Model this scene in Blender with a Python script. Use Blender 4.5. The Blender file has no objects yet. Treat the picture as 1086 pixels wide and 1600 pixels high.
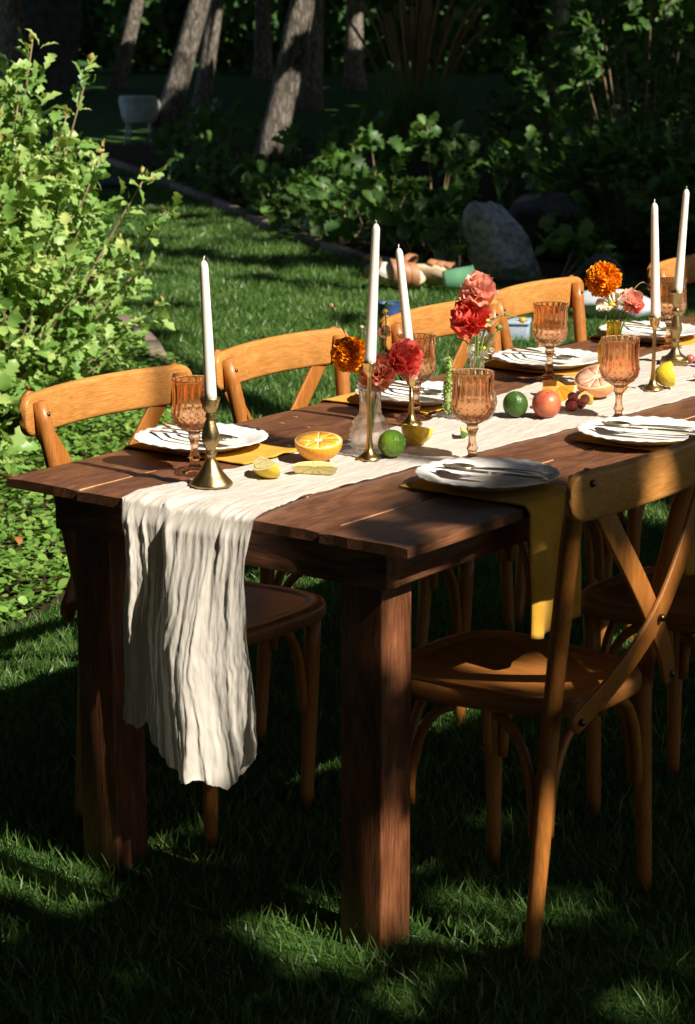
import bpy, bmesh, math, random
import numpy as np
from mathutils import Vector, Matrix, noise

random.seed(7)
rng = np.random.default_rng(7)
PI = math.pi
scene = bpy.context.scene

# ------------------------------------------------------------------ camera, sky, sun, exposure
CAM_POS = Vector((2.9944, -2.9596, 1.6559))
YAW, PITCH = -0.641, 0.2274
CAM_D = Vector((math.sin(YAW) * math.cos(PITCH), math.cos(YAW) * math.cos(PITCH), -math.sin(PITCH)))
cd = bpy.data.cameras.new('camera')
cam = bpy.data.objects.new('camera', cd)
scene.collection.objects.link(cam)
cam.location = CAM_POS
cam.rotation_euler = CAM_D.to_track_quat('-Z', 'Y').to_euler()
cd.sensor_fit = 'VERTICAL'
cd.sensor_height = 36.0
cd.lens = 3600 / 1600 * 36.0
cd.clip_end = 500
cd.dof.use_dof = True
cd.dof.focus_distance = 4.75
cd.dof.aperture_fstop = 10.0
scene.camera = cam

SUN = Vector((0.731, -0.058, 0.680)).normalized()
world = bpy.data.worlds.new('World')
scene.world = world
world.use_nodes = True
wn = world.node_tree
wn.nodes.clear()
sky = wn.nodes.new('ShaderNodeTexSky')
sky.sky_type = 'NISHITA'
sky.sun_disc = False
sky.sun_elevation = math.asin(SUN.z)
sky.sun_rotation = math.atan2(SUN.x, SUN.y)
bg = wn.nodes.new('ShaderNodeBackground')
bg.inputs['Strength'].default_value = 0.05
wo = wn.nodes.new('ShaderNodeOutputWorld')
wn.links.new(sky.outputs[0], bg.inputs[0])
wn.links.new(bg.outputs[0], wo.inputs[0])

sl = bpy.data.lights.new('sun', 'SUN')
sl.energy = 5.0
sl.angle = math.radians(0.5)
sl.color = (1.0, 0.91, 0.77)
so = bpy.data.objects.new('sun', sl)
scene.collection.objects.link(so)
so.rotation_euler = SUN.to_track_quat('Z', 'Y').to_euler()

scene.view_settings.view_transform = 'Standard'
scene.view_settings.look = 'None'
scene.view_settings.exposure = 0.85
scene.view_settings.gamma = 1.0
scene.view_settings.use_curve_mapping = False
scene.render.engine = 'CYCLES'
scene.cycles.use_denoising = True
scene.cycles.max_bounces = 10
scene.cycles.transparent_max_bounces = 16
scene.cycles.caustics_reflective = False
scene.cycles.sample_clamp_indirect = 6.0

# ------------------------------------------------------------------ helpers
COL = scene.collection


def link(o):
    COL.objects.link(o)
    return o


def empty(name, loc=(0, 0, 0), rz=0.0):
    o = bpy.data.objects.new(name, None)
    o.empty_display_size = 0.05
    o.location = loc
    o.rotation_euler = (0, 0, rz)
    return link(o)


def tag(o, label=None, cat=None, group=None, kind=None):
    if label:
        o['label'] = label
    if cat:
        o['category'] = cat
    if group:
        o['group'] = group
    if kind:
        o['kind'] = kind
    return o


def thing(name, label, cat, loc=(0, 0, 0), rz=0.0, group=None):
    return tag(empty(name, loc, rz), label, cat, group)


def make_mesh(name, V, F, mat=None, smooth=True):
    me = bpy.data.meshes.new(name)
    V = np.asarray(V, dtype=np.float32)
    if isinstance(F, np.ndarray):
        k = F.shape[1]
        me.vertices.add(len(V))
        me.vertices.foreach_set('co', V.ravel())
        me.loops.add(F.size)
        me.loops.foreach_set('vertex_index', F.astype(np.int32).ravel())
        me.polygons.add(len(F))
        me.polygons.foreach_set('loop_start', np.arange(0, F.size, k, dtype=np.int32))
        me.polygons.foreach_set('loop_total', np.full(len(F), k, dtype=np.int32))
        me.update(calc_edges=True)
    else:
        me.from_pydata([tuple(map(float, v)) for v in V], [], F)
        me.update()
    if smooth:
        me.polygons.foreach_set('use_smooth', np.ones(len(me.polygons), dtype=bool))
    if mat:
        me.materials.append(mat)
    return me


def obj(name, me, parent=None, loc=(0, 0, 0), rot=None):
    o = bpy.data.objects.new(name, me)
    link(o)
    o.parent = parent
    o.location = loc
    if rot is not None:
        o.rotation_euler = rot
    return o


def part(name, VF, mat, parent=None, smooth=True, loc=(0, 0, 0), rot=None):
    return obj(name, make_mesh(name, VF[0], VF[1], mat, smooth), parent, loc, rot)


def copy_tree(o, parent=None):
    c = o.copy()
    COL.objects.link(c)
    c.parent = parent
    for ch in list(o.children):
        copy_tree(ch, c)
    return c


def join(*items):
    V, F, n = [], [], 0
    for v, f in items:
        V.append(np.asarray(v, dtype=float))
        F += [tuple(int(i) + n for i in q) for q in f]
        n += len(v)
    return np.concatenate(V), F


def xf(VF, M):
    V = np.asarray(VF[0], dtype=float)
    M = np.array(M)
    return V @ M[:3, :3].T + M[:3, 3], VF[1]


def box(x0, x1, y0, y1, z0, z1, bevel=0.003, seg=2):
    bm = bmesh.new()
    bmesh.ops.create_cube(bm, size=1.0)
    for v in bm.verts:
        v.co = Vector((x0 + (v.co.x + .5) * (x1 - x0), y0 + (v.co.y + .5) * (y1 - y0), z0 + (v.co.z + .5) * (z1 - z0)))
    if bevel > 0:
        bmesh.ops.bevel(bm, geom=list(bm.edges), offset=bevel, segments=seg, profile=0.6, affect='EDGES')
    bm.verts.index_update()
    V = np.array([v.co[:] for v in bm.verts])
    F = [tuple(v.index for v in f.verts) for f in bm.faces]
    bm.free()
    return V, F


def lathe(prof, n=32, mod=None, cap0=True, cap1=False):
    V, F = [], []
    m = len(prof)
    for i, (r, z) in enumerate(prof):
        for k in range(n):
            t = 2 * PI * k / n
            rr = r if mod is None else mod(r, z, t, i)
            V.append((rr * math.cos(t), rr * math.sin(t), z))
    for i in range(m - 1):
        for k in range(n):
            k2 = (k + 1) % n
            F.append((i * n + k, i * n + k2, (i + 1) * n + k2, (i + 1) * n + k))
    if cap0:
        F.append(tuple(range(n - 1, -1, -1)))
    if cap1:
        F.append(tuple((m - 1) * n + k for k in range(n)))
    return np.array(V), F


def sweep(pts, prof, scales=None, up=(0, 0, 1), cap=True):
    """prof: list of (a, b); a along side, b along 'up-ish' normal"""
    pts = [Vector(p) for p in pts]
    n, m = len(pts), len(prof)
    V, F = [], []
    upv = Vector(up)
    for i, p in enumerate(pts):
        t = (pts[min(i + 1, n - 1)] - pts[max(i - 1, 0)]).normalized()
        side = upv.cross(t)
        if side.length < 1e-4:
            side = Vector((1, 0, 0)).cross(t)
        side.normalize()
        nn = t.cross(side)
        s = 1.0 if scales is None else scales[i]
        sa, sb = (s, s) if not isinstance(s, (tuple, list)) else s
        for a, b in prof:
            q = p + side * (a * sa) + nn * (b * sb)
            V.append(q[:])
    for i in range(n - 1):
        for k in range(m):
            k2 = (k + 1) % m
            F.append((i * m + k, i * m + k2, (i + 1) * m + k2, (i + 1) * m + k))
    if cap:
        F.append(tuple(range(m - 1, -1, -1)))
        F.append(tuple((n - 1) * m + k for k in range(m)))
    return np.array(V), F


def circ(r, n=10):
    return [(r * math.cos(2 * PI * k / n), r * math.sin(2 * PI * k / n)) for k in range(n)]


def rrect(w, h, r, n=3):
    out = []
    for cx, cy, a0 in ((w / 2 - r, h / 2 - r, 0), (-w / 2 + r, h / 2 - r, PI / 2), (-w / 2 + r, -h / 2 + r, PI), (w / 2 - r, -h / 2 + r, 1.5 * PI)):
        for k in range(n + 1):
            a = a0 + PI / 2 * k / n
            out.append((cx + r * math.cos(a), cy + r * math.sin(a)))
    return out


def tube(pts, radii, n=10, up=(0.13, 0.21, 0.97)):
    return sweep(pts, circ(1.0, n), list(radii), up)


def bez(p0, p1, p2, n=10):
    p0, p1, p2 = Vector(p0), Vector(p1), Vector(p2)
    return [p0 * (1 - t) ** 2 + p1 * 2 * t * (1 - t) + p2 * t * t for t in [i / (n - 1) for i in range(n)]]


def ball(r, nu=16, nv=10, squash=1.0):
    prof = [(max(r * math.sin(PI * i / nv), 1e-5), -r * squash * math.cos(PI * i / nv)) for i in range(nv + 1)]
    return lathe(prof, nu, cap0=False)


def scatter(tv, tf, M, T):
    """joined copies of a small template: M (n,3,3), T (n,3)"""
    tv = np.asarray(tv, dtype=np.float32)
    tf = np.asarray(tf, dtype=np.int32)
    n = len(T)
    V = np.einsum('nij,kj->nki', M.astype(np.float32), tv) + T[:, None, :].astype(np.float32)
    F = tf[None] + (np.arange(n, dtype=np.int32) * len(tv))[:, None, None]
    return V.reshape(-1, 3), F.reshape(-1, tf.shape[1])


def frames(axis, normal):
    """columns: side, axis, normal"""
    a = axis / np.linalg.norm(axis, axis=1, keepdims=True)
    n = normal - (normal * a).sum(1, keepdims=True) * a
    n /= np.linalg.norm(n, axis=1, keepdims=True) + 1e-9
    s = np.cross(a, n)
    return np.stack([s, a, n], axis=2)


# ------------------------------------------------------------------ materials
def new_mat(name):
    m = bpy.data.materials.new(name)
    m.use_nodes = True
    nt = m.node_tree
    nt.nodes.clear()
    out = nt.nodes.new('ShaderNodeOutputMaterial')
    return m, nt, out


def nd(nt, kind, **kw):
    n = nt.nodes.new(kind)
    for k, v in kw.items():
        if k in n.inputs:
            n.inputs[k].default_value = v
        else:
            setattr(n, k, v)
    return n


def ramp(nt, fac, stops):
    r = nt.nodes.new('ShaderNodeValToRGB')
    el = r.color_ramp.elements
    while len(el) < len(stops):
        el.new(0.5)
    for e, (p, c) in zip(el, stops):
        e.position = p
        e.color = (*c, 1)
    nt.links.new(fac, r.inputs[0])
    return r.outputs[0]


def coords(nt, scale=(1, 1, 1), per_object=True):
    tc = nt.nodes.new('ShaderNodeTexCoord')
    mp = nt.nodes.new('ShaderNodeMapping')
    mp.inputs['Scale'].default_value = scale
    nt.links.new(tc.outputs['Object'], mp.inputs['Vector'])
    if per_object:
        oi = nt.nodes.new('ShaderNodeObjectInfo')
        mu = nt.nodes.new('ShaderNodeVectorMath')
        mu.operation = 'SCALE'
        mu.inputs[0].default_value = (13.1, 7.7, 5.3)
        nt.links.new(oi.outputs['Random'], mu.inputs['Scale'])
        nt.links.new(mu.outputs[0], mp.inputs['Location'])
    return mp.outputs[0]


def simple(name, c1, c2=None, scale=20, rough=0.5, metal=0.0, bump=0.0, bscale=60, spec=0.5, sheen=0.0, detail=4, coat=0.0, sss=0.0):
    m, nt, out = new_mat(name)
    p = nd(nt, 'ShaderNodeBsdfPrincipled', Roughness=rough, Metallic=metal)
    p.inputs['Specular IOR Level'].default_value = spec
    p.inputs['Sheen Weight'].default_value = sheen
    p.inputs['Coat Weight'].default_value = coat
    if sss:
        p.inputs['Subsurface Weight'].default_value = sss
        p.inputs['Subsurface Radius'].default_value = (0.01, 0.006, 0.004)
        p.inputs['Subsurface Scale'].default_value = 1.0
    co = coords(nt)
    nz = nd(nt, 'ShaderNodeTexNoise', Scale=scale, Detail=detail)
    nt.links.new(co, nz.inputs['Vector'])
    nt.links.new(ramp(nt, nz.outputs[0], [(0.3, c1), (0.7, c2 or c1)]), p.inputs['Base Color'])
    if bump:
        bz = nd(nt, 'ShaderNodeTexNoise', Scale=bscale, Detail=5)
        nt.links.new(co, bz.inputs['Vector'])
        b = nd(nt, 'ShaderNodeBump', Strength=bump, Distance=0.003)
        nt.links.new(bz.outputs[0], b.inputs['Height'])
        nt.links.new(b.outputs[0], p.inputs['Normal'])
    nt.links.new(p.outputs[0], out.inputs[0])
    return m


def wood(name, dark, mid, light, axis=1, fine=90, rough=(0.4, 0.6), bump=0.25, coat=0.0, wave=0.16, spec=0.4, scuff=0.0, wear=1.0):
    m, nt, out = new_mat(name)
    p = nd(nt, 'ShaderNodeBsdfPrincipled')
    p.inputs['Specular IOR Level'].default_value = spec
    p.inputs['Coat Weight'].default_value = coat
    p.inputs['Coat Roughness'].default_value = 0.25
    s = [1.0, 1.0, 1.0]
    s[axis] = 0.06
    co = coords(nt, tuple(s))
    n1 = nd(nt, 'ShaderNodeTexNoise', Scale=fine, Detail=6, Roughness=0.65)
    s2 = [1.0, 1.0, 1.0]
    s2[axis] = 0.22
    co2 = coords(nt, tuple(s2))
    n2 = nd(nt, 'ShaderNodeTexNoise', Scale=9, Detail=3, Distortion=1.2)
    wv = nd(nt, 'ShaderNodeMath', operation='SINE')
    mu = nd(nt, 'ShaderNodeMath', operation='MULTIPLY')
    mu.inputs[1].default_value = 34.0
    nt.links.new(co, n1.inputs['Vector'])
    nt.links.new(co2, n2.inputs['Vector'])
    nt.links.new(n2.outputs[0], mu.inputs[0])
    nt.links.new(mu.outputs[0], wv.inputs[0])
    ad = nd(nt, 'ShaderNodeMath', operation='MULTIPLY_ADD')
    ad.inputs[1].default_value = wave
    nt.links.new(wv.outputs[0], ad.inputs[0])
    nt.links.new(n1.outputs[0], ad.inputs[2])
    colr = ramp(nt, ad.outputs[0], [(0.22, dark), (0.5, mid), (0.78, light)])
    # broad wear
    n3 = nd(nt, 'ShaderNodeTexNoise', Scale=3.5, Detail=5, Roughness=0.7)
    nt.links.new(coords(nt), n3.inputs['Vector'])
    mx = nd(nt, 'ShaderNodeMix', data_type='RGBA', blend_type='MULTIPLY')
    mx.inputs[0].default_value = 1.0
    nt.links.new(colr, mx.inputs[6])
    nt.links.new(ramp(nt, n3.outputs[0], [(0.3, (1 - .38 * wear, 1 - .42 * wear, 1 - .45 * wear)), (0.65, (1 + .12 * wear, 1 + .10 * wear, 1 + .08 * wear))]), mx.inputs[7])
    last = mx.outputs[2]
    if scuff:
        n4 = nd(nt, 'ShaderNodeTexNoise', Scale=1.0, Detail=6, Roughness=0.8)
        nt.links.new(coords(nt, (70, 22, 40)), n4.inputs['Vector'])
        m4 = nd(nt, 'ShaderNodeMix', data_type='RGBA')
        sr = nd(nt, 'ShaderNodeMapRange')
        sr.inputs[1].default_value, sr.inputs[2].default_value = 0.66, 0.74
        sr.inputs[4].default_value = scuff
        nt.links.new(n4.outputs[0], sr.inputs[0])
        nt.links.new(sr.outputs[0], m4.inputs[0])
        nt.links.new(last, m4.inputs[6])
        m4.inputs[7].default_value = (0.80, 0.55, 0.30, 1)
        last = m4.outputs[2]
    nt.links.new(last, p.inputs['Base Color'])
    rr = nd(nt, 'ShaderNodeMapRange')
    rr.inputs[3].default_value, rr.inputs[4].default_value = rough
    nt.links.new(n1.outputs[0], rr.inputs[0])
    nt.links.new(rr.outputs[0], p.inputs['Roughness'])
    b = nd(nt, 'ShaderNodeBump', Strength=bump, Distance=0.0015)
    nt.links.new(ad.outputs[0], b.inputs['Height'])
    nt.links.new(b.outputs[0], p.inputs['Normal'])
    nt.links.new(p.outputs[0], out.inputs[0])
    return m


def leafmat(name, stops, trans=0.35, tcol=(0.35, 0.5, 0.05), rough=0.45, spec=0.35, wscale=6.0):
    m, nt, out = new_mat(name)
    geo = nt.nodes.new('ShaderNodeNewGeometry')
    oi = nt.nodes.new('ShaderNodeObjectInfo')
    ad = nd(nt, 'ShaderNodeMath', operation='ADD')
    fr = nd(nt, 'ShaderNodeMath', operation='FRACT')
    nt.links.new(geo.outputs['Random Per Island'], ad.inputs[0])
    nt.links.new(oi.outputs['Random'], ad.inputs[1])
    nt.links.new(ad.outputs[0], fr.inputs[0])
    nz = nd(nt, 'ShaderNodeTexNoise', Scale=wscale, Detail=3)
    nt.links.new(geo.outputs['Position'], nz.inputs['Vector'])
    mixf = nd(nt, 'ShaderNodeMath', operation='MULTIPLY_ADD')
    mixf.inputs[1].default_value = 0.6
    s = nd(nt, 'ShaderNodeMath', operation='MULTIPLY_ADD')
    s.inputs[1].default_value = 0.7
    s.inputs[2].default_value = -0.15
    nt.links.new(nz.outputs[0], s.inputs[0])
    nt.links.new(fr.outputs[0], mixf.inputs[0])
    nt.links.new(s.outputs[0], mixf.inputs[2])
    c = ramp(nt, mixf.outputs[0], stops)
    p = nd(nt, 'ShaderNodeBsdfPrincipled', Roughness=rough)
    p.inputs['Specular IOR Level'].default_value = spec
    nt.links.new(c, p.inputs['Base Color'])
    tr = nt.nodes.new('ShaderNodeBsdfTranslucent')
    mc = nd(nt, 'ShaderNodeMix', data_type='RGBA', blend_type='MIX')
    mc.inputs[0].default_value = 0.5
    nt.links.new(c, mc.inputs[6])
    mc.inputs[7].default_value = (*tcol, 1)
    nt.links.new(mc.outputs[2], tr.inputs['Color'])
    ms = nd(nt, 'ShaderNodeMixShader')
    ms.inputs[0].default_value = trans
    nt.links.new(p.outputs[0], ms.inputs[1])
    nt.links.new(tr.outputs[0], ms.inputs[2])
    nt.links.new(ms.outputs[0], out.inputs[0])
    return m


def cloth(name, c1, c2, trans=0.25, scale=900, bump=0.35, sheen=0.3, crinkle=0.0, sheer=0.0):
    m, nt, out = new_mat(name)
    p = nd(nt, 'ShaderNodeBsdfPrincipled', Roughness=0.9)
    p.inputs['Specular IOR Level'].default_value = 0.1
    p.inputs['Sheen Weight'].default_value = sheen
    co = coords(nt)
    nz = nd(nt, 'ShaderNodeTexNoise', Scale=26, Detail=6, Roughness=0.6)
    nt.links.new(co, nz.inputs['Vector'])
    c = ramp(nt, nz.outputs[0], [(0.3, c1), (0.7, c2)])
    nt.links.new(c, p.inputs['Base Color'])
    v = nd(nt, 'ShaderNodeTexNoise', Scale=scale, Detail=2)
    nt.links.new(co, v.inputs['Vector'])
    b = nd(nt, 'ShaderNodeBump', Strength=bump, Distance=0.001)
    nt.links.new(v.outputs[0], b.inputs['Height'])
    nt.links.new(b.outputs[0], p.inputs['Normal'])
    if crinkle:
        k1 = nd(nt, 'ShaderNodeTexNoise', Scale=1.0, Detail=4, Distortion=0.6)
        nt.links.new(coords(nt, (150, 22, 22)), k1.inputs['Vector'])
        k2 = nd(nt, 'ShaderNodeTexNoise', Scale=85.0, Detail=3)
        nt.links.new(co, k2.inputs['Vector'])
        ka = nd(nt, 'ShaderNodeMath', operation='MULTIPLY_ADD')
        ka.inputs[1].default_value = 0.12
        nt.links.new(k2.outputs[0], ka.inputs[0])
        nt.links.new(k1.outputs[0], ka.inputs[2])
        b2 = nd(nt, 'ShaderNodeBump', Strength=crinkle, Distance=0.006)
        nt.links.new(ka.outputs[0], b2.inputs['Height'])
        nt.links.new(b2.outputs[0], b.inputs['Normal'])
    tr = nt.nodes.new('ShaderNodeBsdfTranslucent')
    nt.links.new(c, tr.inputs['Color'])
    ms = nd(nt, 'ShaderNodeMixShader')
    ms.inputs[0].default_value = trans
    nt.links.new(p.outputs[0], ms.inputs[1])
    nt.links.new(tr.outputs[0], ms.inputs[2])
    last = ms.outputs[0]
    if sheer:
        tp = nt.nodes.new('ShaderNodeBsdfTransparent')
        m3 = nd(nt, 'ShaderNodeMixShader')
        m3.inputs[0].default_value = sheer
        nt.links.new(last, m3.inputs[1])
        nt.links.new(tp.outputs[0], m3.inputs[2])
        last = m3.outputs[0]
    nt.links.new(last, out.inputs[0])
    return m


def glass(name, tint, mixfac=0.55, rough=0.02, through=None):
    m, nt, out = new_mat(name)
    t = nt.nodes.new('ShaderNodeBsdfTransparent')
    t.inputs[0].default_value = (*(through or tint), 1)
    g = nt.nodes.new('ShaderNodeBsdfGlass')
    g.inputs['Color'].default_value = (*tint, 1)
    g.inputs['Roughness'].default_value = rough
    g.inputs['IOR'].default_value = 1.45
    ms = nd(nt, 'ShaderNodeMixShader')
    ms.inputs[0].default_value = mixfac
    nt.links.new(t.outputs[0], ms.inputs[1])
    nt.links.new(g.outputs[0], ms.inputs[2])
    nt.links.new(ms.outputs[0], out.inputs[0])
    return m


M = {}
M['table'] = wood('table_wood', (0.048, 0.019, 0.009), (0.145, 0.060, 0.028), (0.26, 0.122, 0.062), axis=1, fine=300, rough=(0.30, 0.60), bump=0.5, wave=.07, scuff=.12)
M['table_x'] = wood('table_wood_cross', (0.040, 0.015, 0.006), (0.17, 0.066, 0.024), (0.30, 0.13, 0.052), axis=0, fine=160, rough=(0.45, 0.65), bump=0.4)
M['table_z'] = wood('table_wood_leg', (0.035, 0.012, 0.005), (0.14, 0.048, 0.018), (0.26, 0.10, 0.040), axis=2, fine=300, rough=(0.45, 0.65), bump=0.6, wave=.08)
M['chip_lit_joint'] = simple('chip_and_lit_joint', (0.45, 0.22, 0.10), (0.62, 0.34, 0.17), 60, 0.7)
M['chair'] = wood('chair_wood', (0.32, 0.12, 0.025), (0.50, 0.22, 0.052), (0.65, 0.33, 0.10), axis=1, fine=380, rough=(0.30, 0.55), bump=0.2, coat=0.1, wave=.05, scuff=.6, wear=.45)
M['chair_z'] = wood('chair_wood_upright', (0.22, 0.072, 0.013), (0.36, 0.132, 0.025), (0.49, 0.205, 0.048), axis=2, fine=380, rough=(0.30, 0.55), bump=0.2, coat=0.1, wave=.05, scuff=.6, wear=.45)  # same wood as the rail, darkened so the uprights sit deeper in shade
M['seat'] = wood('seat_wood', (0.24, 0.088, 0.019), (0.36, 0.138, 0.030), (0.46, 0.19, 0.046), axis=0, fine=330, wear=.5, rough=(0.3, 0.46), bump=0.2, coat=0.15, wave=.1, scuff=.3)
M['bolt'] = simple('bolt_metal', (0.10, 0.07, 0.045), (0.16, 0.11, 0.07), 30, 0.3, 1.0)
M['runner'] = cloth('gauze', (0.82, 0.76, 0.68), (0.90, 0.85, 0.78), trans=0.38, bump=0.5, crinkle=0.30, sheer=0.05)
M['napkin'] = cloth('mustard_linen', (0.58, 0.31, 0.03), (0.68, 0.39, 0.05), trans=0.12, scale=700, sheen=0.1)
M['plate'] = simple('opal_plate', (0.80, 0.80, 0.78), (0.84, 0.84, 0.82), 5, 0.18, spec=0.5)
M['gold'] = simple('pale_gold', (0.92, 0.82, 0.62), (0.96, 0.88, 0.70), 40, 0.33, 1.0)
M['brass'] = simple('brass', (0.50, 0.33, 0.12), (0.68, 0.48, 0.20), 26, 0.28, 1.0, bump=0.12, bscale=40)
M['brass_dull'] = simple('aged_brass', (0.30, 0.215, 0.10), (0.50, 0.37, 0.18), 34, 0.36, 1.0, bump=0.2, bscale=60)
M['wax'] = simple('ivory_wax', (0.80, 0.77, 0.71), (0.86, 0.83, 0.78), 8, 0.45, sss=0.25)
M['wick'] = simple('wick', (0.72, 0.68, 0.60), None, 30, 0.9)
M['amber'] = glass('amber_glass', (0.985, 0.835, 0.705), 0.90, rough=0.0, through=(0.99, 0.87, 0.77))
M['clear'] = glass('clear_glass', (0.99, 0.965, 0.95), 0.6, through=(0.99, 0.97, 0.96))
M['olive'] = glass('olive_amber_glass', (0.96, 0.86, 0.50), 0.55, through=(0.96, 0.85, 0.48))
M['orange_rind'] = simple('orange_rind', (0.84, 0.33, 0.015), (0.88, 0.40, 0.025), 12, 0.4, bump=0.6, bscale=140)
M['orange_flesh'] = simple('orange_flesh', (0.84, 0.30, 0.02), (0.90, 0.42, 0.05), 70, 0.25, bump=0.3, bscale=120)
M['pith'] = simple('pith', (0.82, 0.66, 0.38), (0.86, 0.74, 0.50), 40, 0.6)
M['lemon_rind'] = simple('lemon_rind', (0.78, 0.56, 0.03), (0.80, 0.60, 0.05), 12, 0.4, bump=0.6, bscale=140)
M['lemon_flesh'] = simple('lemon_flesh', (0.80, 0.66, 0.20), (0.86, 0.76, 0.36), 70, 0.25, bump=0.3, bscale=120)
M['lime'] = simple('lime_rind', (0.05, 0.15, 0.012), (0.20, 0.36, 0.03), 26, 0.30, bump=0.6, bscale=220, detail=7)
M['lime_dark'] = simple('dark_lime_rind', (0.018, 0.06, 0.010), (0.07, 0.15, 0.018), 24, 0.34, bump=0.6, bscale=150)
M['lime_flesh'] = simple('lime_flesh', (0.55, 0.68, 0.16), (0.66, 0.76, 0.28), 60, 0.3)
M['peach'] = simple('nectarine_skin', (0.38, 0.045, 0.035), (0.58, 0.20, 0.08), 30, 0.38, detail=6)
M['grapefruit_rind'] = simple('grapefruit_rind', (0.80, 0.38, 0.16), (0.84, 0.45, 0.22), 12, 0.4, bump=0.6, bscale=140)
M['grapefruit_flesh'] = simple('grapefruit_flesh', (0.80, 0.30, 0.20), (0.86, 0.42, 0.30), 60, 0.3, bump=0.2, bscale=120)
M['grape'] = simple('red_grape', (0.33, 0.07, 0.07), (0.52, 0.17, 0.13), 25, 0.25, spec=0.6, sss=0.3)
M['stem_green'] = simple('flower_stem', (0.10, 0.20, 0.03), (0.16, 0.30, 0.05), 60, 0.5)
M['stem_dry'] = simple('dry_stem', (0.30, 0.20, 0.09), (0.40, 0.28, 0.14), 60, 0.7)
M['marigold'] = leafmat('marigold_petal', [(0.1, (0.86, 0.24, 0.004)), (0.5, (0.92, 0.36, 0.008)), (0.9, (0.94, 0.48, 0.016))], 0.25, (0.9, 0.3, 0.01), rough=0.75, spec=0.12, wscale=60)
M['pink'] = leafmat('pink_petal', [(0.1, (0.95, 0.38, 0.27)), (0.5, (0.96, 0.50, 0.37)), (0.9, (0.97, 0.72, 0.62))], 0.42, (0.9, 0.4, 0.3), rough=0.75, spec=0.12, wscale=60)
M['coral'] = leafmat('coral_petal', [(0.1, (0.93, 0.12, 0.09)), (0.5, (0.95, 0.20, 0.16)), (0.9, (0.96, 0.34, 0.28))], 0.42, (0.9, 0.12, 0.1), rough=0.75, spec=0.12, wscale=60)
M['red'] = leafmat('red_petal', [(0.1, (0.86, 0.09, 0.06)), (0.5, (0.92, 0.15, 0.11)), (0.9, (0.94, 0.25, 0.19))], 0.42, (0.8, 0.06, 0.04), rough=0.75, spec=0.12, wscale=60)
M['salmon'] = leafmat('salmon_petal', [(0.1, (0.92, 0.34, 0.21)), (0.5, (0.94, 0.48, 0.33)), (0.9, (0.95, 0.64, 0.50))], 0.42, (0.9, 0.4, 0.25), rough=0.75, spec=0.12, wscale=60)
M['white_petal'] = leafmat('white_petal', [(0.1, (0.80, 0.72, 0.58)), (0.5, (0.86, 0.80, 0.68)), (0.9, (0.88, 0.84, 0.76))], 0.3, (0.85, 0.8, 0.6), rough=0.75, spec=0.12, wscale=60)
M['amaranth'] = simple('amaranth_tassel', (0.20, 0.30, 0.06), (0.32, 0.42, 0.12), 90, 0.8, bump=0.6, bscale=200)
M['bark'] = None
M['rock'] = simple('grey_rock', (0.10, 0.12, 0.15), (0.36, 0.41, 0.47), 26, 0.85, bump=1.0, bscale=30, detail=10)
M['rock_pale'] = simple('pale_rock', (0.32, 0.35, 0.40), (0.5, 0.53, 0.58), 9, 0.85, bump=0.8, bscale=22, detail=8)
M['rock_dark'] = simple('dark_rock', (0.03, 0.034, 0.04), (0.085, 0.09, 0.10), 10, 0.9, bump=0.9, bscale=18, detail=8)
M['edging'] = simple('weathered_edging', (0.12, 0.085, 0.065), (0.24, 0.18, 0.14), 12, 0.85, bump=0.5, bscale=40)
M['tan'] = simple('tan_leather', (0.30, 0.135, 0.065), (0.42, 0.20, 0.10), 25, 0.55, bump=0.3, bscale=90)
M['cork'] = simple('pale_sole', (0.52, 0.38, 0.24), (0.62, 0.48, 0.32), 60, 0.8)
M['offwhite'] = simple('offwhite_canvas', (0.70, 0.66, 0.60), (0.78, 0.75, 0.70), 30, 0.8)
M['green_plastic'] = simple('green_plastic', (0.10, 0.26, 0.15), (0.13, 0.31, 0.18), 6, 0.4)
M['blue_plastic'] = simple('blue_plastic', (0.035, 0.07, 0.22), (0.05, 0.10, 0.28), 6, 0.4)
M['paleblue'] = simple('pale_blue_plastic', (0.30, 0.38, 0.50), (0.36, 0.44, 0.56), 6, 0.5)
M['chair_pale'] = simple('weathered_white', (0.34, 0.38, 0.38), (0.58, 0.61, 0.60), 9, 0.8, bump=0.3, bscale=30)

G1, G2, G3 = (0.024, 0.066, 0.012), (0.078, 0.168, 0.032), (0.19, 0.285, 0.08)
M['grass'] = leafmat('grass_blade', [(0.1, G1), (0.5, G2), (0.88, G3), (0.98, (0.30, 0.26, 0.10))], 0.3, (0.12, 0.26, 0.03), rough=0.4, spec=0.4, wscale=3.0)
M['cover'] = leafmat('ground_cover_leaf', [(0.1, (0.07, 0.17, 0.03)), (0.5, (0.15, 0.29, 0.05)), (0.9, (0.27, 0.42, 0.09))], 0.3, (0.25, 0.45, 0.05), wscale=4)
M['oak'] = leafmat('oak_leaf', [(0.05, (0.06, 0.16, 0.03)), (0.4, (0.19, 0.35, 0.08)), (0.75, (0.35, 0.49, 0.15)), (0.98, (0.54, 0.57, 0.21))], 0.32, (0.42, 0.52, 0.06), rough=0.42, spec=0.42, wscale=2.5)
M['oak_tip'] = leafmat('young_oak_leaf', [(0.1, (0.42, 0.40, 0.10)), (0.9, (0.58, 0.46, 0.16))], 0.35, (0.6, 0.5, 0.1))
M['oak_shade'] = leafmat('shaded_oak_leaf', [(0.05, (0.03, 0.075, 0.018)), (0.5, (0.065, 0.15, 0.034)), (0.95, (0.14, 0.26, 0.05))], 0.34, (0.2, 0.38, 0.04), rough=0.45, wscale=1.5)  # darker copy of the oak leaf, shade put into its colour
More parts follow.
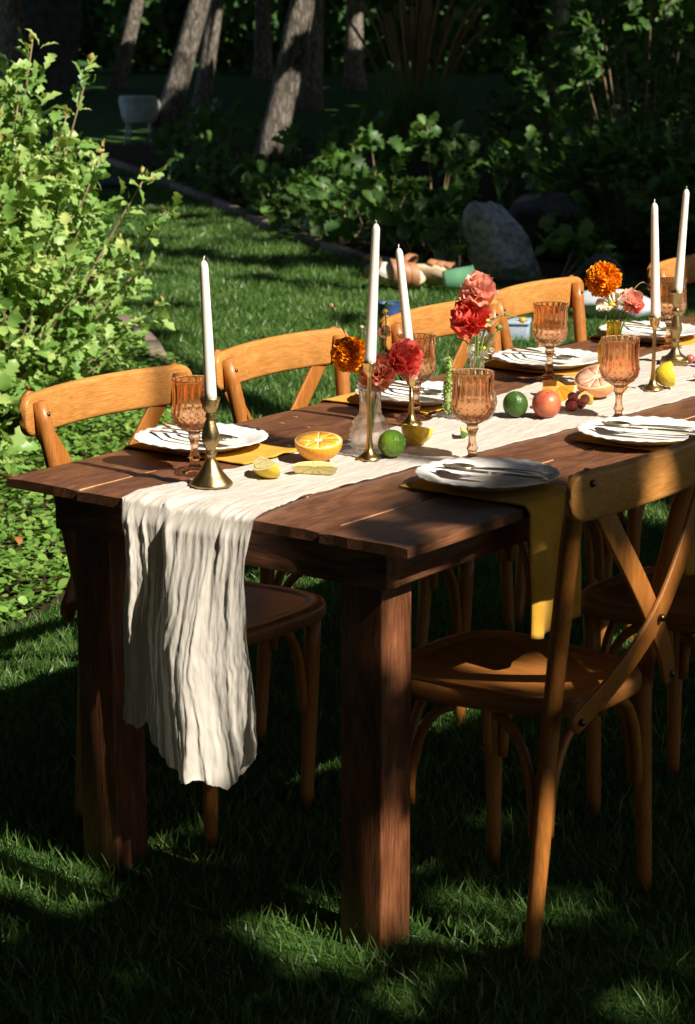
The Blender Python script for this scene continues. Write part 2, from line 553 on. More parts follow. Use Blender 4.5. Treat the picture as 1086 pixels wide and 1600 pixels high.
M['canopy'] = leafmat('canopy_leaf', [(0.05, (0.025, 0.06, 0.012)), (0.5, (0.05, 0.10, 0.02)), (0.95, (0.08, 0.14, 0.03))], 0.2, (0.1, 0.2, 0.02), wscale=0.6)
M['plume'] = simple('seed_plume', (0.22, 0.13, 0.05), (0.34, 0.22, 0.09), 80, 0.8, bump=0.5, bscale=300)
M['twig'] = simple('oak_twig', (0.20, 0.13, 0.08), (0.32, 0.22, 0.13), 40, 0.8, bump=0.4, bscale=80)


def bark(name, c1, c2, c3):
    m, nt, out = new_mat(name)
    p = nd(nt, 'ShaderNodeBsdfPrincipled', Roughness=0.9)
    p.inputs['Specular IOR Level'].default_value = 0.15
    co = coords(nt, (1, 1, 0.28))
    v = nd(nt, 'ShaderNodeTexVoronoi', Scale=26)
    v.feature = 'DISTANCE_TO_EDGE'
    n = nd(nt, 'ShaderNodeTexNoise', Scale=16, Detail=8, Roughness=0.7)
    nt.links.new(co, n.inputs['Vector'])
    ad = nd(nt, 'ShaderNodeVectorMath', operation='ADD')
    sc = nd(nt, 'ShaderNodeVectorMath', operation='SCALE')
    sc.inputs['Scale'].default_value = 0.12
    nt.links.new(n.outputs[1], sc.inputs[0])
    nt.links.new(co, ad.inputs[0])
    nt.links.new(sc.outputs[0], ad.inputs[1])
    nt.links.new(ad.outputs[0], v.inputs['Vector'])
    mu = nd(nt, 'ShaderNodeMath', operation='MULTIPLY_ADD')
    mu.inputs[1].default_value = 1.6
    nt.links.new(v.outputs[0], mu.inputs[0])
    nt.links.new(n.outputs[0], mu.inputs[2])
    nt.links.new(ramp(nt, mu.outputs[0], [(0.4, c1), (0.75, c2), (1.0, c3)]), p.inputs['Base Color'])
    b = nd(nt, 'ShaderNodeBump', Strength=1.0, Distance=0.02)
    nt.links.new(mu.outputs[0], b.inputs['Height'])
    nt.links.new(b.outputs[0], p.inputs['Normal'])
    nt.links.new(p.outputs[0], out.inputs[0])
    return m


M['bark'] = bark('oak_bark', (0.07, 0.06, 0.05), (0.22, 0.19, 0.16), (0.38, 0.34, 0.29))

# ------------------------------------------------------------------ ground
H = 0.76


def ground_mat(name, c1, c2, c3, scale):
    m, nt, out = new_mat(name)
    p = nd(nt, 'ShaderNodeBsdfPrincipled', Roughness=0.95)
    p.inputs['Specular IOR Level'].default_value = 0.1
    geo = nt.nodes.new('ShaderNodeNewGeometry')
    n = nd(nt, 'ShaderNodeTexNoise', Scale=scale, Detail=9, Roughness=0.75)
    nt.links.new(geo.outputs['Position'], n.inputs['Vector'])
    nt.links.new(ramp(nt, n.outputs[0], [(0.3, c1), (0.5, c2), (0.72, c3)]), p.inputs['Base Color'])
    b = nd(nt, 'ShaderNodeBump', Strength=0.8, Distance=0.03)
    nt.links.new(n.outputs[0], b.inputs['Height'])
    nt.links.new(b.outputs[0], p.inputs['Normal'])
    nt.links.new(p.outputs[0], out.inputs[0])
    return m


M['lawn'] = ground_mat('lawn_ground', (0.020, 0.045, 0.012), (0.042, 0.10, 0.020), (0.075, 0.15, 0.032), 9)
M['soil'] = ground_mat('leaf_litter', (0.018, 0.012, 0.008), (0.045, 0.030, 0.018), (0.10, 0.065, 0.035), 14)
R_ = 260
g = part('ground', (np.array([(-R_, -R_, 0), (R_, -R_, 0), (R_, R_, 0), (-R_, R_, 0)]), [(0, 1, 2, 3)]), M['lawn'], smooth=False)
tag(g, kind='structure')
edge_pts = [(-13.5, 14.2), (-11.6, 12.9), (-10.4, 12.05), (-9.4, 11.3), (-8.2, 10.4), (-7.3, 9.7), (-6.5, 9.07), (-5.8, 8.6), (-5.15, 8.16), (-4.6, 8.02)]
bed = [(x, y + .02) for x, y in edge_pts] + [(-3.6, 8.2), (-2.2, 8.4), (-0.6, 9.2), (0.5, 11.5), (-6.5, 15.0), (-11.5, 16.0)]
b_ = part('planting_bed', (np.array([(x, y, 0.004) for x, y in bed]), [tuple(range(len(bed)))]), M['soil'], smooth=False)
tag(b_, kind='structure')
cov_poly = [(-1.0, 0.55), (-1.25, 1.45), (-1.5, 2.2), (-2.1, 3.0), (-2.65, 3.75), (-3.25, 4.35), (-4.2, 5.0), (-5.6, 5.6), (-6.4, 4.6), (-4.6, 2.2), (-2.6, 0.2)]
b_ = part('shrub_bed', (np.array([(x, y, 0.004) for x, y in cov_poly]), [tuple(range(len(cov_poly)))]), M['soil'], smooth=False)
tag(b_, kind='structure')


def in_poly(P, poly):
    x, y = P[:, 0], P[:, 1]
    r = np.zeros(len(P), bool)
    j = len(poly) - 1
    for i in range(len(poly)):
        xi, yi = poly[i]
        xj, yj = poly[j]
        c = ((yi > y) != (yj > y)) & (x < (xj - xi) * (y - yi) / (yj - yi + 1e-12) + xi)
        r ^= c
        j = i
    return r


def strip(pts, w, h, seglen, mat, name, label):
    t = thing(name, label, 'edging', (pts[0][0], pts[0][1], 0))
    P0 = Vector((*pts[0], 0))
    k = 0
    for (a, b) in zip(pts[:-1], pts[1:]):
        a, b = Vector((*a, 0)), Vector((*b, 0))
        L = (b - a).length
        n = max(1, round(L / seglen))
        for i in range(n):
            p, q = a.lerp(b, i / n), a.lerp(b, (i + 1) / n)
            d = (q - p).normalized()
            q = q - d * 0.012
            jit = random.uniform(-.004, .004)
            VF = sweep([p + Vector((0, 0, h / 2 - .02 + jit)), p.lerp(q, .5) + Vector((0, 0, h / 2 - .02 + jit + .002)), q + Vector((0, 0, h / 2 - .02 + jit))], rrect(w, h + .04, .008, 2))
            VF = (VF[0] - np.array(P0), VF[1])
            part('edging_block', VF, mat, t)
            k += 1
    return t


strip(edge_pts, 0.075, 0.045, 1.2, M['edging'], 'garden_edging', 'long low brown edging strip between lawn and shaded planting bed')
strip([(-5.4, 5.75), (-4.8, 5.5), (-4.3, 5.15), (-3.95, 4.85), (-3.65, 4.56), (-3.42, 4.33)], 0.075, 0.05, 0.8, M['edging'], 'garden_edging', 'short curved edging strip beside the sunlit shrub')

# ------------------------------------------------------------------ shade trees (crowns are kept open where the photo shows sun)
E1 = np.cross([0, 0, 1], SUN)
E1 /= np.linalg.norm(E1)
E2 = np.cross(np.array(SUN), E1)


def aw(p):
    p = np.asarray(p, float)
    return p @ E1, p @ E2


SPOTS = []          # (a, w, ra, rw)


def spot(p, ra, rw):
    a, w = aw(p)
    SPOTS.append((a, w, ra, rw))


for p, ra, rw in [((-.21, .21, .03), .16, .12), ((-.03, .05, .03), .12, .08), ((.30, .44, .03), .13, .10), ((.80, .37, .03), .10, .07), ((.95, .40, .03), .12, .07),
                  ((.78, .0, .03), .10, .06), ((.95, -.05, .03), .12, .06), ((1.28, .15, .03), .12, .09), ((.60, .01, .03), .09, .05), ((.24, -.26, .03), .10, .07),
                  ((-.55, 2.4, .03), .30, .16), ((-.17, 2.5, .03), .25, .15), ((-.4, 2.9, .03), .30, .2),
                  ((.81, .11, .55), .07, .10), ((.81, .11, .24), .06, .05), ((1.1, .24, .88), .07, .035), ((1.09, .19, .70), .05, .05), ((.90, .38, .455), .17, .05), ((1.06, .2, .55), .05, .06),
                  ((1.12, .35, .6), .08, .05), ((1.09, .40, .45), .07, .045), ((1.05, .2, .2), .06, .12), ((.84, .12, .70), .10, .05), ((.92, .42, .62), .06, .05), ((.84, 1.05, .71), .10, .04),
                  ((.22, .95, .4), .12, .10), ((.9, 1.0, .8), .3, .12)]:
    spot(p, ra * .66 if p[2] < .1 else ra, rw * .62 if p[2] < .1 else rw)
for x, y, r in [(-5.07, 6.44, .45), (-4.32, 5.81, .55), (-4.49, 6.55, .4), (-3.62, 5.3, .7), (-4.57, 5.62, .5), (-3.68, 6.86, .5), (-4.12, 6.83, .4), (-5.07, 7.47, .3), (-5.94, 8.2, .28), (-4.28, 7.3, .38), (-3.0, 4.6, .6), (-3.0, 6.6, .4)]:
    spot((x, y, 0), r, r * .6)
for p, ra, rw in [((-7.2, 10.2, .35), .22, .12), ((-6.4, 9.5, .35), .25, .14), ((-5.8, 9.1, .4), .2, .12), ((-8.6, 11.8, 1.25), .3, .18), ((-8.75, 11.7, .6), .25, .16), ((-8.8, 11.66, .22), .25, .16), ((-12.65, 15.3, 1.1), .4, .3), ((-12.8, 15.15, .55), .3, .2), ((-18.4, 25.9, .8), .3, .3), ((-21.1, 23.8, 1.0), .4, .3), ((-13.35, 16.5, 1.0), .3, .3), ((-2.8, 6.9, .1), .3, .15), ((-2.85, 6.1, .05), .25, .15)]:
    spot(p, ra, rw)
SP = np.array(SPOTS)
RECT = [(-.14, .70, .06, 1.05, .10), (.60, 3.4, -.10, 1.1, .12), (-.16, .10, -.24, .3, .07), (.9, 4.9, .75, 3.9, .25), (.2, 1.6, .5, 1.3, .15), (2.8, 5.4, 1.2, 3.2, .3)]


DAPPLE = [(.15, .8, -.42, .06, -.16), (-.9, 1.2, -1.3, -.3, -.72), (4.2, 7.1, 2.0, 5.2, .42), (-.2, .3, -.55, -.1, -.02), (7.6, 11.3, 4.3, 6.4, -.08), (11.5, 21.0, 6.4, 13.0, -.30), (6.6, 9.5, 2.4, 4.2, -.55)]


def litfield(P):
    a, w = aw(P)
    nz = np.array([noise.noise(Vector((x * 2.6, y * 2.6, 3.3))) + .6 * noise.noise(Vector((x * 6, y * 6, 9.1))) for x, y in zip(a, w)])
    v = np.full(len(P), -1.0) + nz * .55
    for a0, a1, w0, w1, s in RECT:
        v = np.maximum(v, np.clip(np.minimum.reduce([(a - a0) / s, (a1 - a) / s, (w - w0) / s, (w1 - w) / s]), -1, 1) + nz * .45)
    for a0, a1, w0, w1, c in DAPPLE:
        inside = (a > a0) & (a < a1) & (w > w0) & (w < w1)
        v = np.where(inside, np.maximum(v, c + nz * .8), v)
    for a0, w0, ra, rw in SP:
        v = np.maximum(v, np.clip(1.5 * (1.05 - np.sqrt(((a - a0) / ra) ** 2 + ((w - w0) / rw) ** 2)), -1, 1) + nz * .2)
    return v


diamond_v = [(0, 0, 0), (.36, .45, .05), (0, 1, 0), (-.36, .45, .05)]
diamond_f = [(0, 1, 2, 3)]


def shade_tree(name, label, x, y, zc0, zc1, rad, nclump, perclump, leaf, trunk_r=.16, lean=(0, 0), bend=0.1, group='oaks shading the garden', limbs=7, base_flare=1.25, filt=True, seed=1, offset=(0, 0)):
    r = np.random.default_rng(seed)
    t = thing(name, label, 'tree', (x, y, 0), 0, group)
    top = zc0 + (zc1 - zc0) * .6
    pts, rad_l = [], []
    for i in range(13):
        f = i / 12
        z = -.05 + f * (top + .05)
        wob = bend * math.sin(f * 5 + seed) * f
        pts.append((lean[0] * z + wob, lean[1] * z + wob * .6, z))
        rad_l.append(trunk_r * (1 - .6 * f) * (1 + (base_flare - 1) * math.exp(-z * 5)))
    V, F = tube(pts, rad_l, 16)
    # bark lumps
    V = V.copy()
    for i, q in enumerate(V):
        dn = noise.noise(Vector((q[0] * 6 + seed, q[1] * 6, q[2] * 2.2)))
        cpt = np.array(pts[min(i // 16, 12)])
        V[i] = cpt + (q - cpt) * (1 + .10 * dn)
    trunk = part('trunk', (V, F), M['bark'], t)
    cx, cy, cz = lean[0] * top + offset[0], lean[1] * top + offset[1], (zc0 + zc1) / 2
    C = np.zeros((nclump, 3))
    for k in range(nclump):
        while True:
            q = r.uniform(-1, 1, 3)
            if q @ q < 1 and q @ q > .12:
                break
        C[k] = (cx + q[0] * rad, cy + q[1] * rad, cz + q[2] * (zc1 - zc0) / 2)
    for k in range(limbs):
        c = C[k]
        zs = zc0 * .75 + (top - zc0 * .75) * r.uniform(0, .9)
        f = zs / top
        p0 = Vector((lean[0] * zs + bend * math.sin(f * 5 + seed) * f, lean[1] * zs + bend * math.sin(f * 5 + seed) * f * .6, zs))
        p1 = p0.lerp(Vector(c), .5) + Vector((0, 0, .3))
        VF = tube(bez(p0, p1, c, 8), [trunk_r * .42 * (1 - .8 * i / 7) for i in range(8)], 8)
        part('limb', VF, M['bark'], t)
    P = (C[:, None, :] + r.normal(0, 1, (nclump, perclump, 3)) * np.array([.42, .42, .34])).reshape(-1, 3)
    P = P[P[:, 2] > zc0 - .3]
    n = len(P)
    ax = r.normal(0, 1, (n, 3))
    ax[:, 2] -= .4
    if filt:
        un = ax / np.linalg.norm(ax, axis=1, keepdims=True)
        org = np.array([x, y, 0])
        keep = litfield(P + org + un * leaf * .5) < 0.12
        P, ax = P[keep], ax[keep]
    n = len(P)
    nm = r.normal(0, 1, (n, 3))
    nm[:, 2] += .8
    Mx = frames(ax, nm) * (leaf * r.uniform(.7, 1.3, n))[:, None, None]
    V, F = scatter(diamond_v, diamond_f, Mx, P)
    part('crown', (V, F), M['canopy'], t, smooth=False)
    return t


# trees beyond the right edge of the picture, between the sun and the table
EAST = [(6.6, -3.6, 2.2, 8.2, 2.6), (7.6, 0.2, 2.4, 9.0, 2.7), (5.6, 2.6, 3.2, 9.2, 2.5), (8.2, 4.2, 2.4, 10.0, 2.8), (6.2, 6.6, 3.0, 10.5, 2.7), (4.4, 9.4, 3.0, 10.0, 2.7), (7.4, 10.2, 3.0, 11.0, 3.0), (1.6, 12.2, 2.8, 9.0, 2.8), (5.2, 14.0, 3.0, 10.5, 3.0), (4.6, -1.2, 3.4, 7.6, 1.9)]
ordinal = ['first', 'second', 'third', 'fourth', 'fifth', 'sixth', 'seventh', 'eighth', 'ninth', 'tenth']
for i, (x, y, z0, z1, rd) in enumerate(EAST):
    shade_tree('shade_tree', 'tall oak out of view past the right edge, %s of the row casting shade' % ordinal[i], x, y, z0, z1, rd, 130, 170, .135, .17, seed=20 + i, group='oaks beyond the right edge')

# unseen trees added on the other sides, to cut the sky light
for i, (x, y) in enumerate([(-1.5, -8.0), (2.2, -8.6), (6.4, -6.6), (-6.0, -6.5), (-9.5, -2.0), (-10.5, 3.5), (9.6, -5.6), (-3.8, -4.6)]):
    shade_tree('shade_tree', 'oak added out of view to block sky light, %s of those behind the camera and to its left' % ordinal[i], x, y, .7, 8.5, 2.9, 170, 90, .3, .18, seed=130 + i, group='added oaks around the clearing', filt=False)
# added unseen trees whose high crowns shut out sky light overhead
for i, (x, y, ox, oy) in enumerate([(4.0, 3.4, -2.6, .6), (3.9, -4.4, -2.2, 1.6), (-5.2, 0.6, 2.6, .4), (-6.4, -2.4, 2.6, .8), (-0.6, -5.6, .4, 2.0)]):
    shade_tree('shade_tree', 'oak added out of view to block sky light, %s of those with high crowns over the table' % ordinal[i], x, y, 5.2, 8.8, 3.5, 150, 130, .20, .17, seed=160 + i, group='added oaks arching over the table', offset=(ox, oy))
# trees of the background
BG = [('stout leaning oak trunk behind the pale garden chair', -12.87, 15.1, .13, (.225, .17)), ('slimmer oak trunk half hidden behind the stout leaning trunk', -13.5, 16.4, .10, (.125, .09)),
      ('leaning oak trunk with sunlit bark rising from the planting bed', -8.78, 11.68, .125, (.18, .13)), ('dark upright trunk at the far left edge above the shrub', -18.78, 18.9, .20, (.02, .0)),
      ('thin slanting trunk between far left trunk and pale chair', -21.3, 23.7, .125, (.21, .16)), ('upright grey trunk left of the plumed grass', -18.4, 25.9, .15, (.0, .0)),
      ('dim grey trunk above the dark thicket, right of the plumed grass', -13.8, 24.2, .15, (.06, .02))]
for i, (lab, x, y, tr, ln) in enumerate(BG):
    shade_tree('oak_tree', lab, x, y, 2.4, 7.4, 3.0, 120, 90, .27, tr * 1.0, ln, .05, 'oaks behind the lawn', seed=50 + i, offset=(1.2, 0))
FILL = [(-3.4, 12.6), (-6.3, 16.4), (-10.2, 20.6), (-15.5, 21.0), (-3.0, 18.5), (-21.5, 27.5), (-15.5, 30.5), (-10.0, 28.0), (-22.5, 20.0), (-13.0, 34.5)]
for i, (x, y) in enumerate(FILL):
    shade_tree('oak_tree', 'dim oak deep in the shade behind the thicket, %s counting from the right' % ordinal[i], x, y, 2.3, 7.6, 3.1, 130, 90, .28, .15, (.05, 0), .1, 'oaks deep in the shade', seed=80 + i)

# ------------------------------------------------------------------ oak leaves, shrub, saplings, thicket
ST = [(0, .012), (.10, .025), (.20, .19), (.28, .11), (.40, .33), (.50, .18), (.62, .38), (.72, .22), (.84, .27), (.94, .13), (1.0, .01)]


def oak_leaf(curl=.12, fold=.25, stations=ST, twist=.0):
    V, F = [], []
    for t, w in stations:
        z = -curl * (t - .3) ** 2 * 1.6 + .02 * math.sin(t * 9)
        V += [(-w, t + .25 * w * .4, z + fold * w + twist * w * t), (0, t, z), (w, t + .25 * w * .4, z + fold * w - twist * w * t)]
    for i in range(len(stations) - 1):
        a, b = i * 3, (i + 1) * 3
        F += [(a, a + 1, b + 1, b), (a + 1, a + 2, b + 2, b + 1)]
    return np.array(V), np.array(F, dtype=np.int32)


LEAF_DATA = [oak_leaf(.3, .3), oak_leaf(-.1, .45, twist=.3), oak_leaf(.5, .15), oak_leaf(.15, .5, twist=-.4)]
ST_LOW = [(0, .02), (.22, .17), (.32, .10), (.52, .29), (.64, .16), (.80, .24), (1.0, .02)]
LOW_LEAF = oak_leaf(.3, .3, ST_LOW)
leaf_meshes = [make_mesh('oak_leaf', v, f, M['oak']) for v, f in LEAF_DATA]
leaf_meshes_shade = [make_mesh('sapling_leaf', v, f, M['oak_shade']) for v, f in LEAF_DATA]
tip_mesh = make_mesh('young_leaf', *oak_leaf(-.3, .5, ST_LOW), M['oak_tip'])


def mat3(side_axis_normal, T):
    m = Matrix.Identity(4)
    for i in range(3):
        for j in range(3):
            m[i][j] = float(side_axis_normal[i, j])
        m[i][3] = float(T[i])
    return m


def build_shrub(name, label, base, radius, height, ntwig, per, leaf, nobj, meshes, mat, seed, lowmat=None, sprigs=(), tips=0, cat='shrub', group=None):
    r = np.random.default_rng(seed)
    base = np.array(base, float)
    t = thing(name, label, cat, tuple(base), 0, group)
    tocam = np.array(CAM_POS) - base
    tocam[2] = 0
    tocam /= np.linalg.norm(tocam)
    LP, LA, LN, LS = [], [], [], []
    ends = []
    for k in range(ntwig):
        ang = r.uniform(0, 2 * PI)
        rr = radius * math.sqrt(r.uniform(.08, 1))
        zf = r.uniform(.06, 1)
        prof = (1 - max(0, zf - .55) / .45 * .55) * (.75 + .25 * min(1, zf / .25))
        e = np.array([math.cos(ang) * rr * prof, math.sin(ang) * rr * prof, height * zf * r.uniform(.92, 1.05)])
        ends.append(e)
    for s_ in sprigs:
        ends.append(np.array(s_, float))
    stems = []
    for k, e in enumerate(ends):
        root = np.array([e[0] * .25, e[1] * .25, 0])
        mid = np.array([e[0] * .62, e[1] * .62, e[2] * .55])
        pts = bez(root, mid, e, 7)
        if k % 3 == 0 or k >= ntwig:
            stems.append(tube(pts, [.009 - .0011 * i for i in range(7)], 5))
        d = np.array(pts[-1] - pts[-3])
        d /= np.linalg.norm(d) + 1e-9
        for j in range(per):
            f = 1 - (j / per) * .45 if k < ntwig else 1 - (j / per) * .3
            p = np.array(pts[-1]) * f + np.array(pts[3]) * (1 - f)
            p = p + r.normal(0, .02, 3)
            out = np.array([e[0], e[1], .2 * height])
            out /= np.linalg.norm(out) + 1e-6
            ax = r.normal(0, 1, 3) + d * .6 + out * .6
            nm = r.normal(0, .55, 3) + np.array([0, 0, .8]) + np.array(SUN) * .7 + out * .3
            LP.append(p)
            LA.append(ax)
            LN.append(nm)
            LS.append(leaf * r.uniform(.42, 1.25))
    LP, LA, LN, LS = map(np.array, (LP, LA, LN, LS))
    ok = LP[:, 2] > .02
    LP, LA, LN, LS = LP[ok], LA[ok], LN[ok], LS[ok]
    Mx = frames(LA, LN)
    score = LP @ tocam + .25 * LS / leaf * radius + .25 * LP[:, 2]
    order = np.argsort(-score)
    part('stem', join(*stems), M['twig'], t)
    for i in order[:nobj]:
        o = obj('leaf', meshes[int(i) % len(meshes)], t)
        o.matrix_local = mat3(Mx[i] * LS[i], LP[i])
    rest = order[nobj:]
    if len(rest):
        V, F = scatter(*LOW_LEAF, Mx[rest] * LS[rest][:, None, None], LP[rest])
        o = part('foliage', (V, F), mat, t)
        tag(o, kind='stuff')
    for s_ in range(tips):
        e = ends[(s_ * 7) % len(ends)] if s_ >= len(sprigs) else ends[ntwig + s_]
        for j in range(4):
            ax = r.normal(0, .5, 3) + np.array([0, 0, 1.0])
            nm = r.normal(0, 1, 3)
            fm = frames(ax[None], nm[None])[0]
            o = obj('young_leaf', tip_mesh, t)
            o.matrix_local = mat3(fm * leaf * .45, e + r.normal(0, .008, 3))
    return t


r2 = Vector((math.cos(YAW), -math.sin(YAW), 0))      # horizontal direction towards picture right


def rp(base, right, z, depth=0.0):
    f = Vector((math.sin(YAW), math.cos(YAW), 0))
    return tuple(r2 * right + f * depth + Vector((0, 0, z)))


shr = (-3.25, 3.0, 0)
sprig = [rp(shr, .30, 1.43), rp(shr, .51, 1.36), rp(shr, .70, .95), rp(shr, .77, .82), rp(shr, .62, .68), rp(shr, .74, .47), rp(shr, .66, .60), rp(shr, .60, .30), rp(shr, .55, 1.05), rp(shr, .1, 1.38), rp(shr, .42, 1.18)]
build_shrub('oak_shrub', 'bright sunlit oak shrub with lobed leaves at the left edge', shr, .66, 1.34, 760, 12, .071, 300, leaf_meshes, M['oak'], 5, sprigs=sprig, tips=34)
build_shrub('oak_shrub', 'low oak shrub in the lower left, beside the table corner', (-2.55, 2.05, 0), .42, .52, 46, 8, .095, 120, leaf_meshes, M['oak'], 6, tips=3)

SAP = [(-8.95, 11.35, 0.26), (-7.75, 10.4, 0.3), (-7.2, 9.95, 0.32), (-6.85, 9.7, 0.34), (-6.35, 9.3, 0.34), (-5.95, 9.0, 0.36), (-5.45, 8.65, 0.34), (-4.95, 8.42, 0.32), (-10.1, 12.15, 0.3), (-6.55, 9.95, 0.45), (-4.35, 7.95, .34), (-3.72, 7.95, .3), (-10.67, 12.92, .45), (-9.5, 11.8, .34), (-8.55, 11.05, .24), (-8.0, 10.75, .34), (-7.3, 10.3, .55), (-6.7, 9.85, .6), (-6.1, 9.3, .55), (-5.6, 8.85, .6), (-5.2, 8.85, .45), (-4.85, 8.65, .45), (-6.38, 10.03, .75), (-7.35, 11.04, .7), (-6.0, 10.1, .7), (-5.5, 9.7, .65), (-7.82, 11.5, .6), (-9.0, 12.1, .55), (-4.9, 9.3, .6), (-10.0, 12.6, .6)]
side_word = ['low, left of the leaning trunk foot', 'low, hugging the edging right of the leaning trunk', 'low, hugging the edging a step further right', 'low, at the middle of the edging', 'low, right of the edging middle', 'low, above the lawn left of the second candle', 'low, nearest the second candle tip', 'low, between the sandals and the boulder', 'low, near the left end of the edging', 'mid height, filling the bed centre', 'small, at the left foot of the boulder', 'small, at the right foot of the boulder', 'far left, beside the pale chair', 'left, under the stout leaning trunk', 'against the foot of the leaning trunk', 'just right of the leaning trunk', 'second to the right of the leaning trunk', 'behind the middle of the edging', 'on the right part of the edging', 'above the tip of the second candle', 'just left of the sandals', 'behind the green jug', 'taller, behind the edging middle', 'taller, right behind the leaning trunk', 'tall, left of the boulder', 'touching the left of the boulder', 'deeper behind the leaning trunk', 'deeper behind the left edging', 'directly behind the boulder', 'deeper behind the pale chair']
for i, (x, y, h) in enumerate(SAP):
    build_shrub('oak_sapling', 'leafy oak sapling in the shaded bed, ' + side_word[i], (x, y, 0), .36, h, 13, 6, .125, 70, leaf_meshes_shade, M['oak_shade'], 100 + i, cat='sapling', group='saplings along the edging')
THK = [(-4.9, 11.0, 1.1, 1.75), (-3.3, 10.4, 1.1, 1.8), (-6.6, 13.2, 1.2, 1.3), (-2.1, 10.0, 1.0, 1.9), (-4.0, 9.35, .7, .75), (-2.7, 8.9, .8, 1.0), (-5.2, 13.6, 1.4, 1.9), (-7.9, 16.5, 1.5, 1.3)]
thk_word = ['middle of the dark mass right of the plumed grass', 'tall one above the two right candles', 'left end of the dark mass, near the plumed grass', 'rightmost tall one at the frame edge', 'low one just behind the boulder', 'low one behind the orange marigold', 'back one at the top right', 'far one behind the plumed grass']
for i, (x, y, rd, h) in enumerate(THK):
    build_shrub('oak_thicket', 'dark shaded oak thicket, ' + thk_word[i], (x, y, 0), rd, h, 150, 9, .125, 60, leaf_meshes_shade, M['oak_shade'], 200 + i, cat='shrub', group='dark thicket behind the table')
# far hedge closing the view
for i in range(9):
    f = i / 8
    px = Vector((-27.5, 28, 0)).lerp(Vector((-14.5, 38, 0)), f)
    r = np.random.default_rng(300 + i)
    t = thing('far_bush', 'large dark bush far behind the trees, %s from the left' % ordinal[i], 'bush', tuple(px), 0, 'dark bushes far behind')
    n = 1500
    q = r.normal(0, 1, (n, 3))
    q /= np.linalg.norm(q, axis=1, keepdims=True)
    q *= (r.uniform(.5, 1, n) ** .5)[:, None]
    P = q * np.array([1.5, 1.5, 1.3]) + np.array([0, 0, 1.2])
    P = P[P[:, 2] > .05]
    n = len(P)
    Mx = frames(r.normal(0, 1, (n, 3)), r.normal(0, 1, (n, 3))) * (r.uniform(.2, .36, n))[:, None, None]
    V, F = scatter(diamond_v, diamond_f, Mx, P)
    part('foliage', (V, F), M['oak_shade'], t, smooth=False)
    part('stem', tube([(0, 0, -.05), (.05, 0, .6), (.1, .05, 1.4)], [.06, .05, .03], 8), M['bark'], t)

# ground cover under the shrub
n = 60000
P = np.column_stack([rng.uniform(-5.2, -.9, n), rng.uniform(.4, 5.3, n)])
P = P[in_poly(P, cov_poly)]
# keep what can be seen from near the photograph's position
f_ = np.array([math.sin(YAW), math.cos(YAW)])
rr_ = np.array([math.cos(YAW), -math.sin(YAW)])


def visible(P, m=0.35):
    d = P - np.array(CAM_POS)[:2]
    dep = d @ f_
    lat = d @ rr_
    return np.abs(lat) < dep * .151 + m


P = P[visible(P, .4)]
n = len(P)
hz = np.array([.035 + .03 * noise.noise(Vector((x * 3.1, y * 3.1, 0))) + .02 * noise.noise(Vector((x * 9, y * 9, 4))) for x, y in P])
z = np.clip(hz * rng.uniform(.4, 1.4, n), .008, .12)
hexl = np.array([(0, 0, 0), (.36, .12, .05), (.5, .55, .10), (.25, .93, .06), (0, .86, 0), (-.25, .93, .06), (-.5, .55, .10), (-.36, .12, .05)])
hexf = np.array([(0, 1, 2, 4), (2, 3, 4, 4), (0, 4, 6, 7), (4, 5, 6, 6)])
hexf3 = np.array([(0, 1, 2), (0, 2, 4), (2, 3, 4), (0, 4, 6), (4, 5, 6), (0, 6, 7)])
ax = rng.normal(0, 1, (n, 3))
ax[:, 2] *= .35
nm = np.column_stack([rng.normal(0, .35, n), rng.normal(0, .35, n), np.ones(n)])
Mx = frames(ax, nm) * rng.uniform(.016, .032, n)[:, None, None]
V, F = scatter(hexl, hexf3, Mx, np.column_stack([P, z]))
o = part('ground_cover', (V, F), M['cover'])
tag(o, 'bright green round leaved ground cover beneath the shrub at left', 'ground cover', kind='stuff')
hz = None

# grass
blade_v = np.array([(-.5, 0, 0), (.5, 0, 0), (.38, .5, .07), (-.38, .5, .07), (0, 1, .28)])
blade_f = np.array([(0, 1, 2), (0, 2, 3), (3, 2, 4)])


def grass(name, P, lmin, lmax, wmin, wmax, label, lean=.55):
    n = len(P)
    ax = np.column_stack([rng.normal(0, lean, n), rng.normal(0, lean, n), np.ones(n)])
    cl = np.array([noise.noise(Vector((x * 5, y * 5, 1))) for x, y in P])
    ax[:, 0] += cl * .5
    nm = rng.normal(0, 1, (n, 3))
    Mx = frames(ax, nm)
    L = rng.uniform(lmin, lmax, n) * (1 + .45 * cl)
    Wd = rng.uniform(wmin, wmax, n)
    S = np.stack([Wd, L, L], axis=1)
    Mx = Mx * S[:, None, :]
    V, F = scatter(blade_v, blade_f, Mx, np.column_stack([P, np.zeros(n)]))
    o = part(name, (V, F), M['grass'])
    tag(o, label, 'grass', kind='stuff')
    return o


n = 190000
P = np.column_stack([rng.uniform(-1.6, 2.2, n), rng.uniform(-1.2, 3.9, n)])
P = P[visible(P, .45) & ~in_poly(P, cov_poly)]
dep = (P - np.array(CAM_POS)[:2]) @ f_
P = P[dep > 3.2]
grass('lawn_grass', P, .022, .052, .0020, .0038, 'dark green mown grass under and in front of the table')
n = 560000
P = np.column_stack([rng.uniform(-13, .5, n), rng.uniform(3.2, 14.5, n)])
lawn_poly = [(-2.0, 2.9), (-3.3, 4.4), (-4.3, 5.2), (-6.0, 6.4)] + [(x - .05, y - .08) for x, y in edge_pts] + [(-3.6, 8.1), (-2.2, 8.3), (-.8, 9.0), (.6, 8.0), (.6, 3.2)]
P = P[in_poly(P, lawn_poly) & visible(P, .4)]
grass('lawn_grass', P, .025, .052, .004, .007, 'dappled mown lawn between the chairs and the garden edging')

# ------------------------------------------------------------------ boulders and things on the lawn


